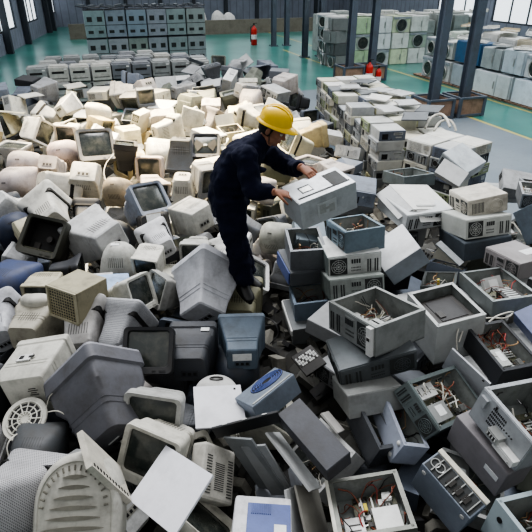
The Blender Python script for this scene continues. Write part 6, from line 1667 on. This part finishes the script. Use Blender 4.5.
shoe(ankN + Vector((.0, 0, -.035)), (.45, -.85, -.3)); shoe(ankF + Vector((0, 0, -.03)), (.85, -.5, -.22))
# ------------------------------------------------------------------ templates for the loose heap, copied by the table FILL
TPL = []
TNAME = []
def tpl(r, nm): TPL.append(r); TNAME.append(nm)
for kd in ('box', 'funnel', 'round', 'wedge', 'cube'): tpl(make_crt(kd, (190, 188, 178)), 'monitor')
tpl(make_crt('box', (190, 188, 178), base=True), 'monitor'); tpl(make_crt('funnel', (180, 180, 178), dots=True), 'monitor')
def loose_case(d, seed, open_, **kw):
    r = root('computer_case', cat='computer case', label='x'); build_case(r, d, (150, 152, 152), open_=open_, seed=seed, **kw)
    for c in r.children:
        if c.name.split('.')[0] in ('chassis', 'cover', 'front_bezel', 'rear_panel'): c['tinted'] = 1
    return r
tpl(loose_case((.43, .42, .19), 1, True, rear='ab', inside=('board', 'psu', 'manywires')), 'open case')
tpl(loose_case((.44, .42, .18), 2, True, rear='da', inside=('cage', 'board', 'optical', 'wires')), 'open case')
tpl(loose_case((.42, .42, .19), 3, False, rear='ab', bezel='cd'), 'case')
tpl(loose_case((.42, .40, .15), 4, False, rear='bc', mat='paint'), 'case')
tpl(loose_case((.40, .44, .17), 5, False, bezel='ab', vents='cd', mat='plastic'), 'case')
tr = root('case_side_panel', label='x', cat='panel'); b = MB()
b.box((0, 0, 0), (.42, .42, .004))
for sx in (-1, 1): b.box((sx * .208, 0, -.008), (.004, .42, .016))
o = put('sheet', b.mesh('sheet', ['paint'], bevel=.001), tr, (190, 190, 188)); o['tinted'] = 1
b = MB(); b.box((0, .19, .003), (.2, .012, .003)); put('vent', b.mesh('vent', ['black']), tr)
tpl(tr, 'panel')

# scrap that lies under what can be told apart
def surf_h(x, y):
    u, v = x * HB.x + y * HB.y, x * HA.x + y * HA.y
    h = .78
    if y > 8.5: h = .78 + min(.2, (y - 8.5) * .1)
    if x > 1.1 and y > 7.2: h = .58
    if y > 7.8 and x > .75 - (y - 8.3) * .13: h = .52
    return h
def heap_in(x, y):
    u, v = x * HB.x + y * HB.y, x * HA.x + y * HA.y
    if y < .9 or u < -2.9 or v > (11.9 if u < 2.3 else 13.9): return False
    if y < 7.9: return x < (3.4 if y < 5 else 3.6 - (y - 5) * .18)
    lx = 1.62 - (y - 8.3) * .13
    if y < 8.0: return x < 3.3
    if y < 12.4: return x < lx or (x > 3.2 and x < 3.5 and y < 9)
    return x < 1.1
def rubble():
    N = .22; b = MB(); idx = {}; fs = []
    X0, X1, Y0, Y1 = -8, 4.4, .6, 15.6
    nx, ny = int((X1 - X0) / N), int((Y1 - Y0) / N); rr = random.Random(2)
    def ok(i, j): return heap_in(X0 + (i + .5) * N, Y0 + (j + .5) * N)
    vs = []
    def vid(i, j):
        if (i, j) not in idx:
            x, y = X0 + i * N, Y0 + j * N
            edge = not (ok(i, j) and ok(i - 1, j) and ok(i, j - 1) and ok(i - 1, j - 1))
            z = 0.02 if edge else max(.05, surf_h(x, y) - .62 + rr.uniform(-.1, .08))
            idx[(i, j)] = len(vs); vs.append((x + rr.uniform(-.06, .06), y + rr.uniform(-.06, .06), z))
        return idx[(i, j)]
    for i in range(nx):
        for j in range(ny):
            if ok(i, j): fs.append((vid(i, j), vid(i + 1, j), vid(i + 1, j + 1), vid(i, j + 1)))
    b.add(vs, fs)
    # jumbled shards on it
    base = len(b.v)
    for f in fs[::1]:
        c = sum((Vector(vs[q]) for q in f), Vector()) / 4
        if c.y > 12: continue
        for q in range(2):
            T = Matrix.Translation(c + Vector((rr.uniform(-.1, .1), rr.uniform(-.1, .1), rr.uniform(-.05, .05)))) @ Matrix.Rotation(rr.uniform(0, 6), 4, Vector((rr.uniform(-1, 1), rr.uniform(-1, 1), rr.uniform(-1, 1))))
            b.box((0, 0, 0), (rr.uniform(.06, .24), rr.uniform(.05, .2), rr.uniform(.008, .09)), rr.choice((0, 1, 1, 2, 3)), T)
    o = put('scrap_rubble', b.mesh('scrap_rubble', ['rub0', 'rub1', 'rub2', 'rub3']), None)
    tag(o, 'dark tangle of crushed plastic and metal filling the gaps of the heap', 'scrap', kind='stuff')
M['rub0'] = surf('rubble_shade', base=(44, 44, 42), rough=.85, dirt=.6, scale=14)  # near-black base colour carries the shade of the gaps between heaped things
M['rub1'] = surf('rubble_grey', base=(88, 88, 84), rough=.7, dirt=.5, scale=14)
M['rub2'] = surf('rubble_pale', base=(132, 130, 122), rough=.7, dirt=.5, scale=14)
M['rub3'] = surf('rubble_black', base=(24, 24, 26), rough=.7, dirt=.5, scale=14)
rubble()

CNAME = [((206, 200, 172), 'cream'), ((198, 196, 184), 'off-white'), ((180, 166, 128), 'tan'), ((176, 170, 166), 'pinkish grey'), ((168, 170, 170), 'light grey'), ((140, 142, 144), 'mid grey'), ((96, 100, 106), 'dark grey'), ((44, 46, 50), 'black'), ((92, 100, 112), 'blue-grey'), ((206, 207, 206), 'white'), ((112, 116, 106), 'greenish grey')]
KN = ['boxy monitor', 'flared monitor', 'rounded monitor', 'tapered monitor', 'cube-like monitor', 'monitor with swivel foot', 'perforated flared monitor', 'open case', 'open case with drive cage', 'closed case', 'flat desktop case', 'case with ribbed front', 'loose side panel']
def pose_word(t, q):
    if t <= 6:
        f = q @ Vector((0, -1, 0)); up = q @ Vector((0, 0, 1))
        if f.z > .7: return 'screen up'
        if f.z < -.7: return 'screen down'
        if up.z > .8: return 'upright'
        if up.z < -.7: return 'upside down'
        if abs(up.z) < .45: return 'on its side'
        return 'tilted'
    up = q @ Vector((0, 0, 1))
    return 'lying flat' if abs(up.z) > .9 else ('standing on edge' if abs(up.z) < .4 else 'tilted')
MARKS = [(Vector((-8.2, 19.5, 0)), 'the teal floor by the windows'), (hall(1.4, 14.5, .9), 'the printer wall'), (hall(4.5, 13.2), 'the far end of the heap'),
         (Vector((-.05, 4.6, 1.2)), "the worker's back"), (NL + vv * 2, 'the near part of the long block'), (NL + vv * 5, 'the far part of the long block'), (CC, 'the small pile of cases'),
         (hall(8.3, 11.1), 'the nearest columns')]
def short(label):
    w = label.split(',')[0].split()
    stop = ('lying', 'with', 'beside', 'above', 'left', 'under', 'below', 'behind', 'between', 'cut', 'tipped', 'near', 'right', 'at', 'standing', 'back', 'whose', 'sunk', 'touching', 'turned', 'just', 'on', 'pointing', 'directly', 'showing', 'topping', 'full', 'wedged', 'leaning', 'second', 'third', 'atop', 'the', 'of', 'resting', 'poking', 'propped', 'slanting', 'sloping', 'beneath', 'supporting', 'beyond', 'arching', 'next')
    out = []
    for x in w:
        if x in stop and len(out) >= 2: break
        out.append(x)
    return 'the ' + ' '.join(out[:5])
for o in list(COL.objects):
    if o.parent is None and 'category' in o and o['category'] in ('monitor', 'computer case', 'panel', 'scanner', 'housing', 'speaker') and o.get('label', 'x') != 'x' and not o.get('group') and 'stack' not in o['label']:
        s = short(o['label'])
        if o.location.length > 0: MARKS.append((o.location.copy(), s))
cnt = {}
for p, s in MARKS: cnt[s] = cnt.get(s, 0) + 1
MARKS = [(p, s) for p, s in MARKS if cnt[s] == 1]
USED = set()
def rel(p, m):
    d = p - m; dx, dy = d.x, d.y
    if d.length < .55 and d.z < -.15: return 'under'
    a = math.degrees(math.atan2(dy, dx))
    if -35 <= a <= 35: return 'right of'
    if 35 < a < 145: return 'behind'
    if -145 < a < -35: return 'in front of'
    return 'left of'
def auto_label(t, ci, q, p, sun):
    near = sorted(MARKS, key=lambda m: (m[0] - p).length)
    base = '%s %s %s' % (CNAME[ci][1], KN[t], pose_word(t, q))
    def fit(s): return len(s.split()) <= 16
    for k in range(10):
        m = near[k]; d = (m[0] - p).length
        s = '%s, %s%s %s' % (base, 'just ' if d < .7 else ('well ' if d > 2.2 else ''), rel(p, m[0]), m[1])
        if fit(s) and s not in USED: USED.add(s); return s
    for i in range(8):
        for j in range(8):
            if i == j: continue
            s = '%s, %s %s, %s %s' % (CNAME[ci][1] + ' ' + KN[t], rel(p, near[i][0]), near[i][1], rel(p, near[j][0]), near[j][1])
            if fit(s) and s not in USED: USED.add(s); return s
    return base + ' in the heap'
FO = []
for t, x, y, z, qw, qx, qy, qz, sc, ci, jt in FILL:
    q = Quaternion((qw, qx, qy, qz)); p = Vector((x, y, z))
    c = CNAME[ci][0]; c = tuple(max(10, min(235, v + jt)) for v in c)
    r = copy_tree(TPL[t], p, q, sc, c)
    sun = 7 < y < 11 and x < 1
    r['label'] = auto_label(t, ci, q, p, sun)
    r['category'] = 'monitor' if t <= 6 else ('panel' if t == 12 else 'computer case')
    r['group'] = ('monitors heaped behind and beside the worker' if t <= 6 else ('loose panels in the heap' if t == 12 else 'computer cases scattered through the heap'))
    FO.append(r)
for r in TPL:
    for c in list(r.children_recursive) + [r]: bpy.data.objects.remove(c)

# ------------------------------------------------------------------ light
w = bpy.data.worlds.new('world'); SC.world = w; w.use_nodes = True
wt = w.node_tree; bg = wt.nodes['Background']
tc = wt.nodes.new('ShaderNodeTexCoord'); sp = wt.nodes.new('ShaderNodeSeparateXYZ'); wt.links.new(tc.outputs['Generated'], sp.inputs[0])
rp = wt.nodes.new('ShaderNodeValToRGB'); wt.links.new(sp.outputs[2], rp.inputs[0])
rp.color_ramp.elements[0].position = .0; rp.color_ramp.elements[0].color = (.12, .125, .13, 1)
rp.color_ramp.elements[1].position = .9; rp.color_ramp.elements[1].color = (.82, .82, .82, 1)
wt.links.new(rp.outputs[0], bg.inputs[0]); bg.inputs[1].default_value = .9
def area(name, loc, tgt, sx, sy, e, col):
    l = bpy.data.lights.new(name, 'AREA'); l.shape = 'RECTANGLE'; l.size = sx; l.size_y = sy; l.energy = e; l.color = col
    o = bpy.data.objects.new(name, l); COL.objects.link(o); o.location = loc
    o.rotation_euler = (Vector(tgt) - Vector(loc)).to_track_quat('-Z', 'Y').to_euler(); return o
area('roof_light', (-1, 8.5, 9), (.2, 3.5, .5), 7, 4, 1250, (.98, .98, 1))
area('side_light', (8, 15, 8), (4, 8, 0), 8, 6, 650, (.92, .97, 1))
area('far_roof_light', (2, 25, 8), (2, 24, 0), 16, 8, 800, (.94, .97, 1))
def spot(name, loc, tgt, e, deg, blend, col, rad):
    l = bpy.data.lights.new(name, 'SPOT'); l.energy = e; l.spot_size = math.radians(deg); l.spot_blend = blend; l.color = col; l.shadow_soft_size = rad
    o = bpy.data.objects.new(name, l); COL.objects.link(o); o.location = loc
    o.rotation_euler = (Vector(tgt) - Vector(loc)).to_track_quat('-Z', 'Y').to_euler(); return o
spot('sun_patch', (-4.5, 12.5, 10), (-1.6, 8.2, .8), 60000, 29, .9, (1.0, .80, .50), .4)
SC.view_settings.view_transform = 'AgX'
SC.view_settings.look = 'AgX - Medium High Contrast'
SC.view_settings.exposure = 0.38
